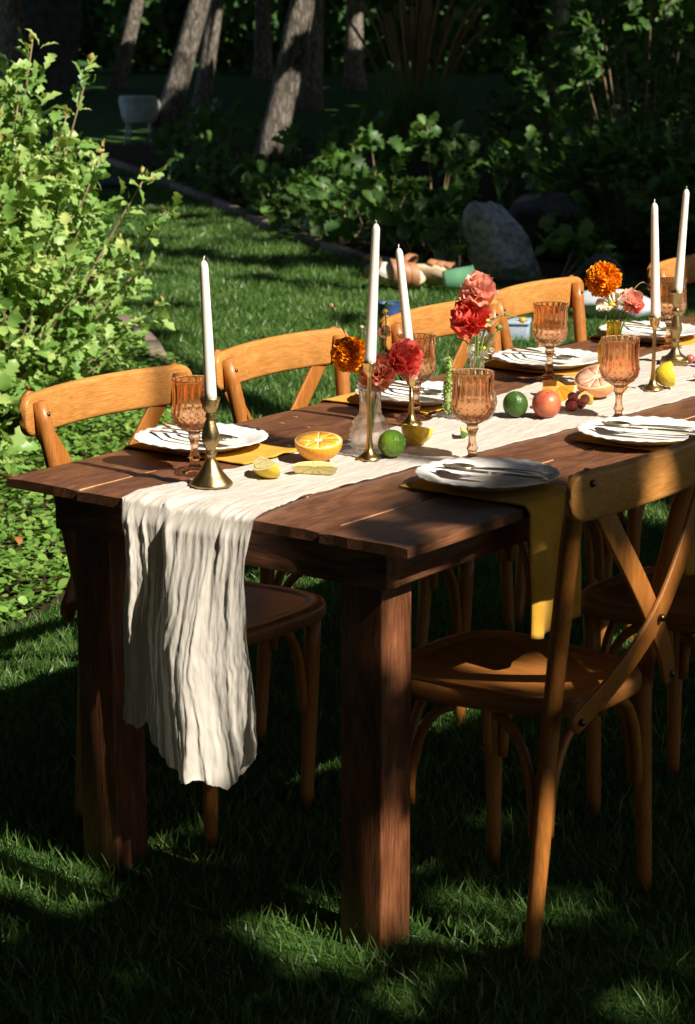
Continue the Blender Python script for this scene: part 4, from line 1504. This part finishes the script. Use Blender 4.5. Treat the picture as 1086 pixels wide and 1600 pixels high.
def candle(label, base, tip, r0=.0112, r1=.0075):
    b, tp = Vector(base), Vector(tip)
    ax = (tp - b)
    Ln = ax.length
    t = thing('candle', label, 'candle', base, 0, 'ivory taper candles')
    t.rotation_euler = ax.to_track_quat('Z', 'Y').to_euler()
    t.location = b - ax.normalized() * .010
    Ln += .010
    prof = []
    for i in range(12):
        f = i / 11
        prof.append((r0 + (r1 - r0) * f + .0002 * math.sin(i * 3.1), (Ln - .012) * f))
    prof += [(r1 * .93, Ln - .008), (r1 * .72, Ln - .004), (r1 * .4, Ln - .001), (.0008, Ln)]
    part('wax', lathe(prof, 24), M['wax'], t)
    part('wick', tube([(0, 0, Ln - .002), (-.001, 0, Ln + .003), (-.004, .001, Ln + .006), (-.007, .0015, Ln + .0065)], [.0011, .0011, .001, .0008], 6), M['wick'], t)


CS = [((.369, .148), .160, 'baluster', M['brass_dull'], (.362, .144, 1.172), 'squat twisted aged brass candlestick at the near end of the runner', 'ivory taper candle nearest the table end, leftmost of five'),
      ((.460, .506), .186, 'slim', M['brass'], (.470, .513, 1.213), 'tall slim brass candlestick beside the green lime', 'tallest ivory candle, beside the orange marigold'),
      ((.324, .837), .106, 'slim', M['brass'], (.303, .820, 1.128), 'short slim brass candlestick behind the lemon half', 'leaning ivory candle behind the coral carnation'),
      ((.517, 1.496), .163, 'slim', M['brass'], (.510, 1.491, 1.180), 'slim brass candlestick beside the right lemon half', 'straight ivory candle in front of the last goblet'),
      ((.383, 1.840), .172, 'square', M['brass_dull'], (.394, 1.849, 1.178), 'turned brass candlestick with a square base at the right', 'rightmost ivory candle by the edge of the picture')]
for (xy, h, kind, mt, tip, l1, l2) in CS:
    candlestick(l1, xy, h, kind, mt)
    b = (xy[0] + .001, xy[1] + .001, ZR + h - .002)
    candle(l2, b, tip)

# ------------------------------------------------------------------ goblets
def goblet_mesh():
    Nn = 96
    outer = [(.0345, 0), (.0350, .0015), (.0340, .003), (.022, .005), (.012, .009), (.0075, .015), (.0085, .021), (.0110, .026), (.0085, .031), (.0068, .040), (.0072, .052), (.0085, .058), (.0120, .063), (.0095, .068), (.0110, .073), (.020, .078), (.029, .084), (.0355, .092), (.0392, .101), (.0408, .111), (.0405, .122), (.0395, .135), (.0390, .150), (.0395, .163), (.0405, .172), (.0405, .1735)]
    inner = [(.0385, .1735), (.0380, .171), (.0368, .150), (.0370, .135), (.0375, .122), (.0375, .110), (.0345, .098), (.027, .090), (.015, .086), (.001, .085)]

    def mod(r, z, th, i):
        if i < len(outer):
            if .112 <= z < .172:
                fl = abs(math.cos(9 * th))
                return r * (1 - .11 * (1 - fl) * min(1, (z - .108) / .02))
            if .078 <= z < .112:
                k = abs(math.cos(9 * th + z * 200)) * abs(math.cos(9 * th - z * 200))
                return r * (.97 + .085 * k)
            if .012 < z < .078:
                return r * (1 + .05 * math.cos(8 * th))
        return r
    # denser rings through the cut pattern
    dense = []
    for a, b in zip(outer[:-1], outer[1:]):
        k = 3 if .075 <= a[1] < .115 else 1
        for q in range(k):
            f = q / k
            dense.append((a[0] + (b[0] - a[0]) * f, a[1] + (b[1] - a[1]) * f))
    dense.append(outer[-1])
    nd_ = len(dense)
    prof = dense + inner

    def mod2(r, z, th, i):
        return mod(r, z, th, 0) if i < nd_ else r
    return lathe(prof, Nn, mod2)


me_gob = make_mesh('goblet', *goblet_mesh(), M['amber'])
GB = [(.262, .228, 'behind the near candlestick'), (.617, .623, 'in front, left of the near right plate'), (.292, .900, 'behind the third candle'), (.239, 1.509, 'before the far plates, left of the marigold vase'), (.629, 1.152, 'in front of the marigold vase'), (.243, 2.063, 'farthest, between the two right candles')]
for x, y, wh in GB:
    t = thing('goblet', 'amber cut glass goblet ' + wh, 'goblet', (x, y, H + (.001 if not .28 < x < .59 else .0065) + (.004 if x < .27 and y < .3 else 0)), random.uniform(0, 1), 'amber goblets')
    obj('glass', me_gob, t)

# ------------------------------------------------------------------ vases
def vase(label, loc, prof, mat, mod=None):
    t = thing('vase', label, 'vase', (loc[0], loc[1], ZR))
    part('glass', lathe(prof, 72, mod), mat, t)
    return t


V1 = (.426, .556)
prof1 = [(.030, 0), (.033, .002), (.037, .010), (.0395, .018), (.0378, .024), (.0405, .031), (.0385, .038), (.0390, .045), (.0335, .053), (.0350, .060), (.028, .068), (.0215, .075), (.0205, .085), (.0200, .105), (.0215, .120), (.0260, .130), (.0275, .133), (.0255, .134), (.0195, .120), (.0178, .100), (.0185, .082), (.026, .066), (.0355, .045), (.0365, .025), (.029, .006), (.001, .005)]
vase('clear ridged bud vase with a ruffled lip beside the lime', V1, prof1, M['clear'], lambda r, z, th, i: r * (1 + (.035 * math.cos(8 * th) if z > .07 else .012 * math.cos(12 * th))))
V2 = (.393, .975)
prof2 = [(.030, 0), (.033, .003), (.040, .020), (.0425, .035), (.040, .052), (.032, .066), (.022, .078), (.0150, .088), (.0145, .120), (.0165, .132), (.0215, .140), (.0222, .143), (.0205, .1435), (.0130, .120), (.0128, .090), (.030, .062), (.0385, .035), (.030, .006), (.001, .005)]
vase('clear diamond cut bud vase behind the front goblet', V2, prof2, M['clear'], lambda r, z, th, i: r * (1 + .03 * math.cos(10 * th + z * 260) * math.cos(10 * th - z * 260)) if z < .07 else r * (1 + .02 * math.cos(8 * th)))
V3 = (.441, 1.449)
prof3 = [(.033, 0), (.0345, .003), (.0345, .095), (.032, .106), (.022, .114), (.0165, .119), (.0160, .146), (.0178, .149), (.0178, .1515), (.0145, .1515), (.0135, .120), (.0195, .110), (.0315, .098), (.0318, .008), (.001, .006)]
vase('yellow amber bottle vase behind the front right goblet', V3, prof3, M['olive'], lambda r, z, th, i: r * (1 + .012 * math.cos(8 * th)))

# ------------------------------------------------------------------ flowers
def petal_mesh(mat, ruffle=.22, w=.55, n=7, teeth=True):
    V, F = [], []
    rows = [(0, .10), (.35, .32), (.7, .78), (1.0, 1.0)]
    for j, (t, ww) in enumerate(rows):
        for i in range(n):
            f = i / (n - 1) * 2 - 1
            y = t - (.22 * f * f * t) + (.09 * (i % 2) if teeth and j == 3 else 0)
            z = .25 * t * t + ruffle * t * t * math.sin(i * 2.3 + .6) + .12 * f * f * t
            V.append((f * ww * w, y, z))
    for j in range(len(rows) - 1):
        for i in range(n - 1):
            a = j * n + i
            F.append((a, a + 1, a + 1 + n, a + n))
    return make_mesh('petal', np.array(V), F, mat)


PET = {k: petal_mesh(M[k]) for k in ('pink', 'coral', 'red', 'salmon')}
PET['white_petal'] = petal_mesh(M['white_petal'], .06, .16, 5, False)
PET['orange_small'] = petal_mesh(M['salmon'], .05, .35, 5, False)


def stem_pts(v, hd, lip):
    return bez((v[0], v[1], ZR + .012), (v[0] + (hd[0] - v[0]) * .15, v[1] + (hd[1] - v[1]) * .15, ZR + lip), hd, 10)


def flower(name, label, v, head, R, kind, lip, up, npet=30, rs=1, cat='flower', stemmat='stem_green', flat=0.0):
    r = np.random.default_rng(rs)
    hd = Vector(head)
    t = thing(name, label, cat, (v[0], v[1], ZR))
    inv = Vector((v[0], v[1], ZR))
    u = Vector(up).normalized()
    base = hd - u * R * .55
    pts = [p - inv for p in stem_pts(v, base, lip)]
    part('stem', tube(pts, [.0022] * 10, 6), M[stemmat], t)
    bs = base - inv
    q = u.to_track_quat('Z', 'Y').to_matrix()
    if kind in PET:
        part('calyx', xf(tube([bs - u * .012, bs, bs + u * R * .25], [.003, .006, .008], 8), Matrix.Identity(4)), M['stem_green'], t)
        for k in range(npet):
            if flat:
                el = r.uniform(.0, .25)
                az = 2 * PI * k / npet + r.normal(0, .1)
                ln = R * r.uniform(.85, 1.1)
            else:
                f = (k + .5) / npet
                el = 1.45 - 1.75 * f ** .8
                az = k * 2.39996
                ln = R * (1.22 - .30 * f) * r.uniform(.8, 1.12) if el > .3 else R * .98 * r.uniform(.8, 1.12)
            ax = q @ Vector((math.cos(az) * math.cos(el), math.sin(az) * math.cos(el), math.sin(el)))
            nm = q @ Vector((-math.cos(az) * math.sin(el), -math.sin(az) * math.sin(el), math.cos(el)))
            fm = frames(np.array([ax[:]]), np.array([nm[:]]) + r.normal(0, .12, (1, 3)))[0]
            o = obj('petal', PET[kind], t)
            o.matrix_local = mat3(fm * ln, bs + u * (R * .1))
        if flat:
            part('flower_centre', xf(ball(R * .26, 12, 8, .6), Matrix.Translation(bs + u * R * .16)), M['lemon_rind'], t)
    else:     # pompon
        n = 420
        i_ = np.arange(n) + .5
        ph = np.arccos(1 - 1.62 * i_ / n)
        az = i_ * 2.39996
        D = np.column_stack([np.cos(az) * np.sin(ph), np.sin(az) * np.sin(ph), np.cos(ph)]) @ np.array(q).T
        rad = R * r.uniform(.70, .92, n)
        tpl = np.array([(-.22, 0, 0), (.22, 0, 0), (.5, .75, .12), (.2, 1, .2), (-.2, .95, -.05), (-.5, .72, .15)])
        tf = np.array([(0, 1, 2), (0, 2, 5), (2, 3, 5), (3, 4, 5)])
        tang = r.normal(0, 1, (n, 3))
        axs = D + .75 * tang * .6
        Mx = frames(axs, np.cross(D, tang)) * (R * r.uniform(.28, .42, n))[:, None, None]
        V, F = scatter(tpl, tf, Mx, D * rad[:, None] * .85 + np.array(bs + u * R * .5))
        o = part('bloom', (V, F), M[kind], t)
        tag(o, kind='stuff')
        part('bloom_heart', xf(ball(R * .78, 16, 10), Matrix.Translation(bs + u * R * .5)), M[kind], t)
        part('calyx', tube([bs - u * .014, bs - u * .004, bs + u * R * .2], [.003, .007, .010], 8), M['stem_green'], t)
    return t


flower('marigold', 'orange marigold in the clear ridged vase', V1, (.395, .530, .958), .034, 'marigold', .13, (-.4, -.7, .3), rs=1)
flower('carnation', 'salmon pink carnation low in the ridged vase, behind the slim candlestick', V1, (.444, .556, .926), .038, 'salmon', .125, (.35, -.55, .4), 26, 2)
flower('carnation', 'bright coral carnation before the leaning candle', V1, (.482, .590, .952), .038, 'coral', .13, (.6, .0, .6), 26, 3)
flower('blanket_flower', 'small salmon and yellow flower right of the tallest candle', V1, (.447, .571, 1.001), .014, 'orange_small', .13, (.3, -.7, .4), 10, 4, flat=1.0)
flower('carnation', 'pale pink carnation topmost in the diamond cut vase', V2, (.396, .977, 1.036), .039, 'pink', .14, (.2, -.2, 1), 26, 5)
flower('carnation', 'deep red carnation below the pale pink one', V2, (.381, .962, .978), .041, 'red', .14, (-.1, -.6, .6), 28, 6)
flower('blanket_flower', 'small orange flower right of the red carnation', V2, (.411, .985, .972), .016, 'orange_small', .14, (.5, -.5, .2), 10, 7, flat=1.0)
flower('daisy', 'cream white daisy behind the red carnation stems', V2, (.390, .990, .915), .036, 'white_petal', .14, (.1, -.75, .3), 20, 8, flat=1.0)
flower('marigold', 'large orange marigold in the amber bottle vase', V3, (.420, 1.433, 1.012), .038, 'marigold', .15, (-.1, -.5, .7), rs=9)
flower('daisy', 'creamy white flower under the large marigold', V3, (.438, 1.440, .968), .040, 'white_petal', .15, (-.1, -.45, .8), 34, 10, flat=1.0)
flower('lisianthus', 'pink and red ruffled flower right of the creamy one', V3, (.474, 1.466, .964), .028, 'pink', .15, (.6, -.2, .5), 22, 11)
flower('lisianthus', 'small red flower peeking from the amber vase bouquet', V3, (.487, 1.470, .955), .016, 'coral', .15, (.8, -.2, .2), 16, 12)


def sprig_stem(name, label, v, pts, heads, mat='stem_dry', thick=.0013, headmat='plume'):
    t = thing(name, label, 'flower', (v[0], v[1], ZR))
    inv = Vector((v[0], v[1], ZR))
    pp = [Vector(p) - inv for p in pts]
    cur = []
    for a, b in zip(pp[:-1], pp[1:]):
        for q in range(4):
            cur.append(a.lerp(b, q / 4))
    cur.append(pp[-1])
    for _ in range(3):
        cur = [cur[0]] + [(cur[i - 1] + cur[i] * 2 + cur[i + 1]) / 4 for i in range(1, len(cur) - 1)] + [cur[-1]]
    part('stem', tube(cur, [thick] * len(cur), 6), M[mat], t)
    for (p, R, hm) in heads:
        c = Vector(p) - inv
        V, F = ball(R, 12, 8, .8)
        V = V.copy()
        for i, q in enumerate(V):
            V[i] = q * (1 + .25 * noise.noise(Vector(q) * 300))
        part('seed_head', xf((V, F), Matrix.Translation(c)), M[hm], t)
        for k in range(5):
            a = 2 * PI * k / 5
            part('sepal', tube([c + Vector((math.cos(a) * R * .6, math.sin(a) * R * .6, -R * .3)), c + Vector((math.cos(a) * R * 1.7, math.sin(a) * R * 1.7, -R * .1))], [.0012, .0003], 5), M['stem_green'], t)
    return t


sprig_stem('dried_scabiosa', 'dried brown seed head on a thin stem rising left of the marigold', V1, [(.426, .556, .78), (.42, .55, .90), (.400, .535, .97), (.367, .511, 1.048)], [((.367, .511, 1.051), .0065, 'plume')])
sprig_stem('flower_bud', 'tiny pale bud just above the first marigold', V1, [(.43, .556, .78), (.425, .555, .90), (.412, .546, .98), (.413, .546, 1.008)], [((.413, .546, 1.01), .0045, 'pith')])
sprig_stem('flower_bud', 'yellow green bud beside the tallest candle', V1, [(.424, .558, .78), (.435, .563, .90), (.452, .575, .99), (.449, .572, 1.038)], [((.449, .572, 1.040), .006, 'lemon_rind'), ((.453, .575, 1.054), .006, 'stem_green')], 'stem_green')
sprig_stem('flower_sprig', 'thin sprig with a small orange bloom reaching right before the fourth chair', V2, [(.393, .975, .78), (.396, .977, .90), (.408, .986, .965), (.435, 1.006, .985), (.465, 1.029, .975)], [((.467, 1.030, .972), .0075, 'orange_flesh'), ((.44, 1.01, .983), .004, 'stem_green')], 'stem_green')
sprig_stem('flower_bud', 'closed green bud on a thin stem right of the red carnation', V2, [(.395, .973, .78), (.40, .98, .90), (.428, 1.0, .953)], [((.429, 1.001, .957), .007, 'stem_green')], 'stem_green')
sprig_stem('dried_flower', 'dried curling stem between the amber vase and the candle', V3, [(.441, 1.449, .78), (.445, 1.45, .915), (.470, 1.470, .985), (.490, 1.486, 1.01), (.505, 1.497, .99)], [((.503, 1.495, .992), .006, 'stem_dry'), ((.478, 1.476, .972), .006, 'plume')])
t = thing('amaranth', 'green amaranth tassel drooping from the diamond cut vase to the runner', 'flower', (V2[0], V2[1], ZR))
inv = Vector((V2[0], V2[1], ZR))
cur = [Vector(p) - inv for p in [(.390, .972, .79), (.388, .968, .90), (.375, .960, .928), (.360, .950, .934), (.350, .943, .922), (.346, .940, .895)]]
part('stem', tube(cur, [.0016] * 6, 6), M['stem_green'], t)
r = np.random.default_rng(5)
n = 420
f = r.uniform(0, 1, n)
rad_ = np.interp(f, [0, .15, .4, .75, .93, 1], [.002, .0045, .0065, .0075, .006, .002])
an = r.uniform(0, 2 * PI, n)
P = np.column_stack([.346 - inv.x + rad_ * np.cos(an) + .003 * np.sin(f * 7), .940 - inv.y + rad_ * np.sin(an), .897 - inv.z - .122 * f])
ax = np.column_stack([np.cos(an), np.sin(an), r.normal(-.3, .5, n)])
Mx = frames(ax, r.normal(0, 1, (n, 3))) * r.uniform(.003, .007, n)[:, None, None]
V, F = scatter(diamond_v, diamond_f, Mx, P)
tag(part('tassel', (V, F), M['amaranth'], t), kind='stuff')
part('tassel_core', tube([(.346 - inv.x + .003 * math.sin(q * .7), .940 - inv.y, .897 - inv.z - .0122 * q) for q in range(11)], [.002, .004, .005, .006, .0065, .007, .0075, .0075, .007, .005, .001], 8), M['amaranth'], t)

# ------------------------------------------------------------------ fruit
def citrus_half(name, label, loc, R, rind, flesh, rot=(0, 0, 0), nseg=10, depth=.92, cat='fruit', tipr=0.0):
    t = thing(name, label, cat, loc)
    t.rotation_euler = rot
    prof = []
    for i in range(13):
        a = PI / 2 * i / 12
        rr = max(R * math.sin(a), 1e-4)
        z = R * depth * (1 - math.cos(a))
        prof.append((rr, z - (tipr * math.exp(-(rr / (R * .22)) ** 2))))
    prof += [(R * .985, R * depth + .0012), (R * .95, R * depth + .0012)]
    zt = R * depth
    part('rind', lathe(prof, 40), rind, t)
    part('pith', lathe([(R * .955, zt - .002), (R * .955, zt + .0006), (R * .5, zt + .0008), (.001, zt + .0008)], 40), M['pith'], t)
    # one wedge, repeated
    a0, a1 = -PI / nseg * .90, PI / nseg * .90
    out = []
    for k in range(9):
        a = a0 + (a1 - a0) * k / 8
        out.append((R * .86 * math.cos(a), R * .86 * math.sin(a)))
    out += [(R * .55 * math.cos(a1), R * .55 * math.sin(a1)), (R * .15, R * .03), (R * .15, -R * .03), (R * .55 * math.cos(a0), R * .55 * math.sin(a0))]
    m = len(out)
    cx, cy = sum(p[0] for p in out) / m, sum(p[1] for p in out) / m
    V = [(x, y, zt) for x, y in out] + [(cx + (x - cx) * .93, cy + (y - cy) * .93, zt + .0020) for x, y in out]
    F = [tuple(range(m, 2 * m))] + [(k, (k + 1) % m, m + (k + 1) % m, m + k) for k in range(m)]
    me = make_mesh('segment', np.array(V), F, flesh)
    for k in range(nseg):
        o = obj('segment', me, t, (0, 0, 0), (0, 0, 2 * PI * k / nseg + random.uniform(-.02, .02)))
    return t


def citrus_wedge(name, label, loc, R, rind, flesh, rot, ang=1.3, elong=1.0, cat='fruit'):
    """lune of a fruit: rind outside, two cut faces"""
    t = thing(name, label, cat, loc)
    t.rotation_euler = rot
    nu, nv = 10, 14
    V, F = [], []
    for j in range(nv + 1):
        ph = PI * j / nv
        for i in range(nu + 1):
            a = -ang / 2 + ang * i / nu
            V.append((R * elong * -math.cos(ph) * (1.0), R * math.sin(ph) * math.sin(a), -R * math.sin(ph) * math.cos(a)))
    for j in range(nv):
        for i in range(nu):
            q = j * (nu + 1) + i
            F.append((q, q + 1, q + nu + 2, q + nu + 1))
    part('rind', (np.array(V), F), rind, t)
    for s in (-1, 1):
        a = s * ang / 2
        rim = [(R * elong * -math.cos(PI * j / nv), R * math.sin(PI * j / nv) * math.sin(a), -R * math.sin(PI * j / nv) * math.cos(a)) for j in range(nv + 1)]
        inn = [(x * .88, y * .88, z * .88) for x, y, z in rim]
        nrm = Vector((0, math.cos(a) * s, math.sin(a) * s * 1.0)) * .0008
        c = (0, 0, 0)
        m = len(rim)
        part('pith', (np.array(rim + inn), [(k, k + 1, m + k + 1, m + k) for k in range(m - 1)]), M['pith'], t)
        for k in range(0, m - 1, 3):
            k2 = min(k + 3, m - 1)
            poly = [Vector(inn[q]) * .97 + nrm for q in range(k, k2 + 1)] + [Vector(c) + nrm]
            cc = sum(poly, Vector()) / len(poly)
            poly = [cc + (p - cc) * .93 for p in poly]
            part('segment', (np.array([p[:] for p in poly]), [tuple(range(len(poly)))]), flesh, t)
        part('membrane', (np.array(inn + [c]), [tuple(range(m + 1))]), M['pith'], t)
    return t


def whole(name, label, loc, R, mat, rot=(0, 0, 0), elong=1.06, nub=.05, dimple=0.0, cat='fruit'):
    t = thing(name, label, cat, loc)
    t.rotation_euler = rot
    prof = []
    for i in range(21):
        a = PI * i / 20
        z = -R * elong * math.cos(a)
        rr = max(R * math.sin(a), 1e-4)
        e = math.exp(-(rr / (R * .22)) ** 2)
        z += math.copysign(1, z) * e * (nub if z > 0 or not dimple else nub) * R * (1 if not dimple else -dimple if z > 0 else .2)
        prof.append((rr, z))
    V, F = lathe(prof, 32, cap0=False)
    V = V.copy()
    for i, q in enumerate(V):
        V[i] = q * (1 + .018 * noise.noise(Vector(q) * 38))
    part('skin', (V, F), mat, t)
    part('stem_end', xf(lathe([(R * .07, 0), (R * .08, R * .02), (R * .03, R * .05), (.0005, R * .05)], 10), Matrix.Translation((0, 0, R * elong * (1 + (nub * .8 if not dimple else -dimple * .06))))), M['stem_dry'], t)
    return t


citrus_half('orange_half', 'halved orange with its cut face up by the near end', (.392, .437, ZR + .001), .0455, M['orange_rind'], M['orange_flesh'], (.15, .11, 0), 10, .86)
citrus_wedge('lemon_wedge', 'lemon wedge left of the halved orange, rind to the right', (.408, .268, ZR + .0315), .0355, M['lemon_rind'], M['lemon_flesh'], (.35, 0, 2.6), 1.5, 1.15)
citrus_wedge('lemon_wedge', 'pale lemon wedge lying flat before the halved orange', (.470, .322, ZR + .0170), .037, M['lemon_rind'], M['lemon_flesh'], (1.15, 0, .55), 1.0, 1.15)
whole('lime', 'glossy green lime beside the slim brass candlestick', (.483, .548, ZR + .0255), .0265, M['lime'], (1.2, 0, 1.0), 1.1, .08)
citrus_half('lemon_half', 'lemon half with its rind down behind the lime', (.452, .668, ZR + .001), .032, M['lemon_rind'], M['lemon_flesh'], (-.25, .12, .4), 9, 1.05, tipr=.004)
citrus_wedge('lime_wedge', 'small lime wedge left of the front goblet', (.482, .785, ZR + .0185), .020, M['lime'], M['lime_flesh'], (-.6, 0, 2.2), 1.1, 1.2)
whole('lime', 'dark green lime beside the nectarine', (.450, 1.035, ZR + .0265), .0265, M['lime_dark'], (.3, .2, 0), 1.06, .05)
whole('nectarine', 'red and yellow nectarine beside the dark lime', (.508, 1.064, ZR + .0295), .0305, M['peach'], (.25, .3, 0), .98, .1, .9)
citrus_wedge('orange_wedge', 'orange wedge leaning behind the nectarine', (.385, 1.275, ZR + .037), .043, M['orange_rind'], M['orange_flesh'], (-.5, .15, 2.5), 1.2, 1.0)
citrus_wedge('orange_wedge', 'second orange wedge in front, by the grapefruit', (.428, 1.240, ZR + .034), .041, M['orange_rind'], M['orange_flesh'], (.4, -.1, .4), 1.2, 1.0)
citrus_wedge('lemon_wedge', 'small lemon wedge below the grapefruit half', (.492, 1.262, ZR + .022), .025, M['lemon_rind'], M['lemon_flesh'], (.5, 0, 2.4), 1.3, 1.2)
citrus_half('grapefruit_half', 'pink grapefruit half tilted beside the amber vase', (.468, 1.350, ZR + .006), .051, M['grapefruit_rind'], M['grapefruit_flesh'], (.42, .05, 0), 11, .86)
citrus_half('lemon_half', 'lemon half lying on its side at the right, by the slim candlestick', (.512, 1.512, ZR + .027), .0285, M['lemon_rind'], M['lemon_flesh'], (0, 1.45, .75), 9, 1.35, tipr=.008)
citrus_wedge('lemon_wedge', 'pale lemon wedge at the right edge of the runner', (.565, 1.66, ZR + .018), .028, M['lemon_rind'], M['lemon_flesh'], (1.0, 0, .6), 1.1, 1.15)
me_grape = make_mesh('grape', *ball(.0105, 14, 10, 1.12), M['grape'])


def grapes(label, loc, n, seed):
    r = np.random.default_rng(seed)
    t = thing('grape_cluster', label, 'grapes', loc)
    k, placed = 0, []
    while len(placed) < n and k < 4000:
        k += 1
        lay = 0 if len(placed) < n * .6 else 1
        p = np.array([r.normal(0, .016 + .012 * (n > 8)), r.normal(0, .016 + .012 * (n > 8)), .0108 + .0165 * lay])
        if all(np.linalg.norm(p - q) > .0185 for q in placed):
            placed.append(p)
    for p in placed:
        obj('grape', me_grape, t, tuple(p), (r.uniform(0, 3), r.uniform(0, 3), 0))
    part('stalk', tube([(0, 0, .02), (.006, .004, .034), (.016, .006, .042)], [.0013, .0012, .001], 6), M['stem_dry'], t)


grapes('few red grapes beside the nectarine', (.505, 1.185, ZR), 6, 1)
grapes('red grape cluster at the right edge by the square based candlestick', (.460, 1.905, ZR), 16, 2)

# ------------------------------------------------------------------ fallen leaves
M['dry_leaf'] = leafmat('dry_oak_leaf', [(0.1, (0.22, 0.09, 0.03)), (0.9, (0.46, 0.22, 0.07))], 0.2, (0.5, 0.25, 0.06))
dry_mesh = make_mesh('fallen_leaf', *oak_leaf(.5, .5), M['dry_leaf'])
r = np.random.default_rng(9)
for x, y, sz, lab in [(-2.28, 2.30, .075, 'curled orange dry leaf on the ground cover left of the table corner'), (-1.72, 1.72, .05, 'small brown dry leaf by the lower left edge of the picture')]:
    fm = frames(np.array([[r.normal(), r.normal(), .15]]), np.array([[r.normal(0, .4) + .3, r.normal(0, .4), 1.0]]))[0]
    o = obj('fallen_leaf', dry_mesh)
    o.matrix_local = mat3(fm * sz, (x, y, .06))
    tag(o, lab, 'leaf')
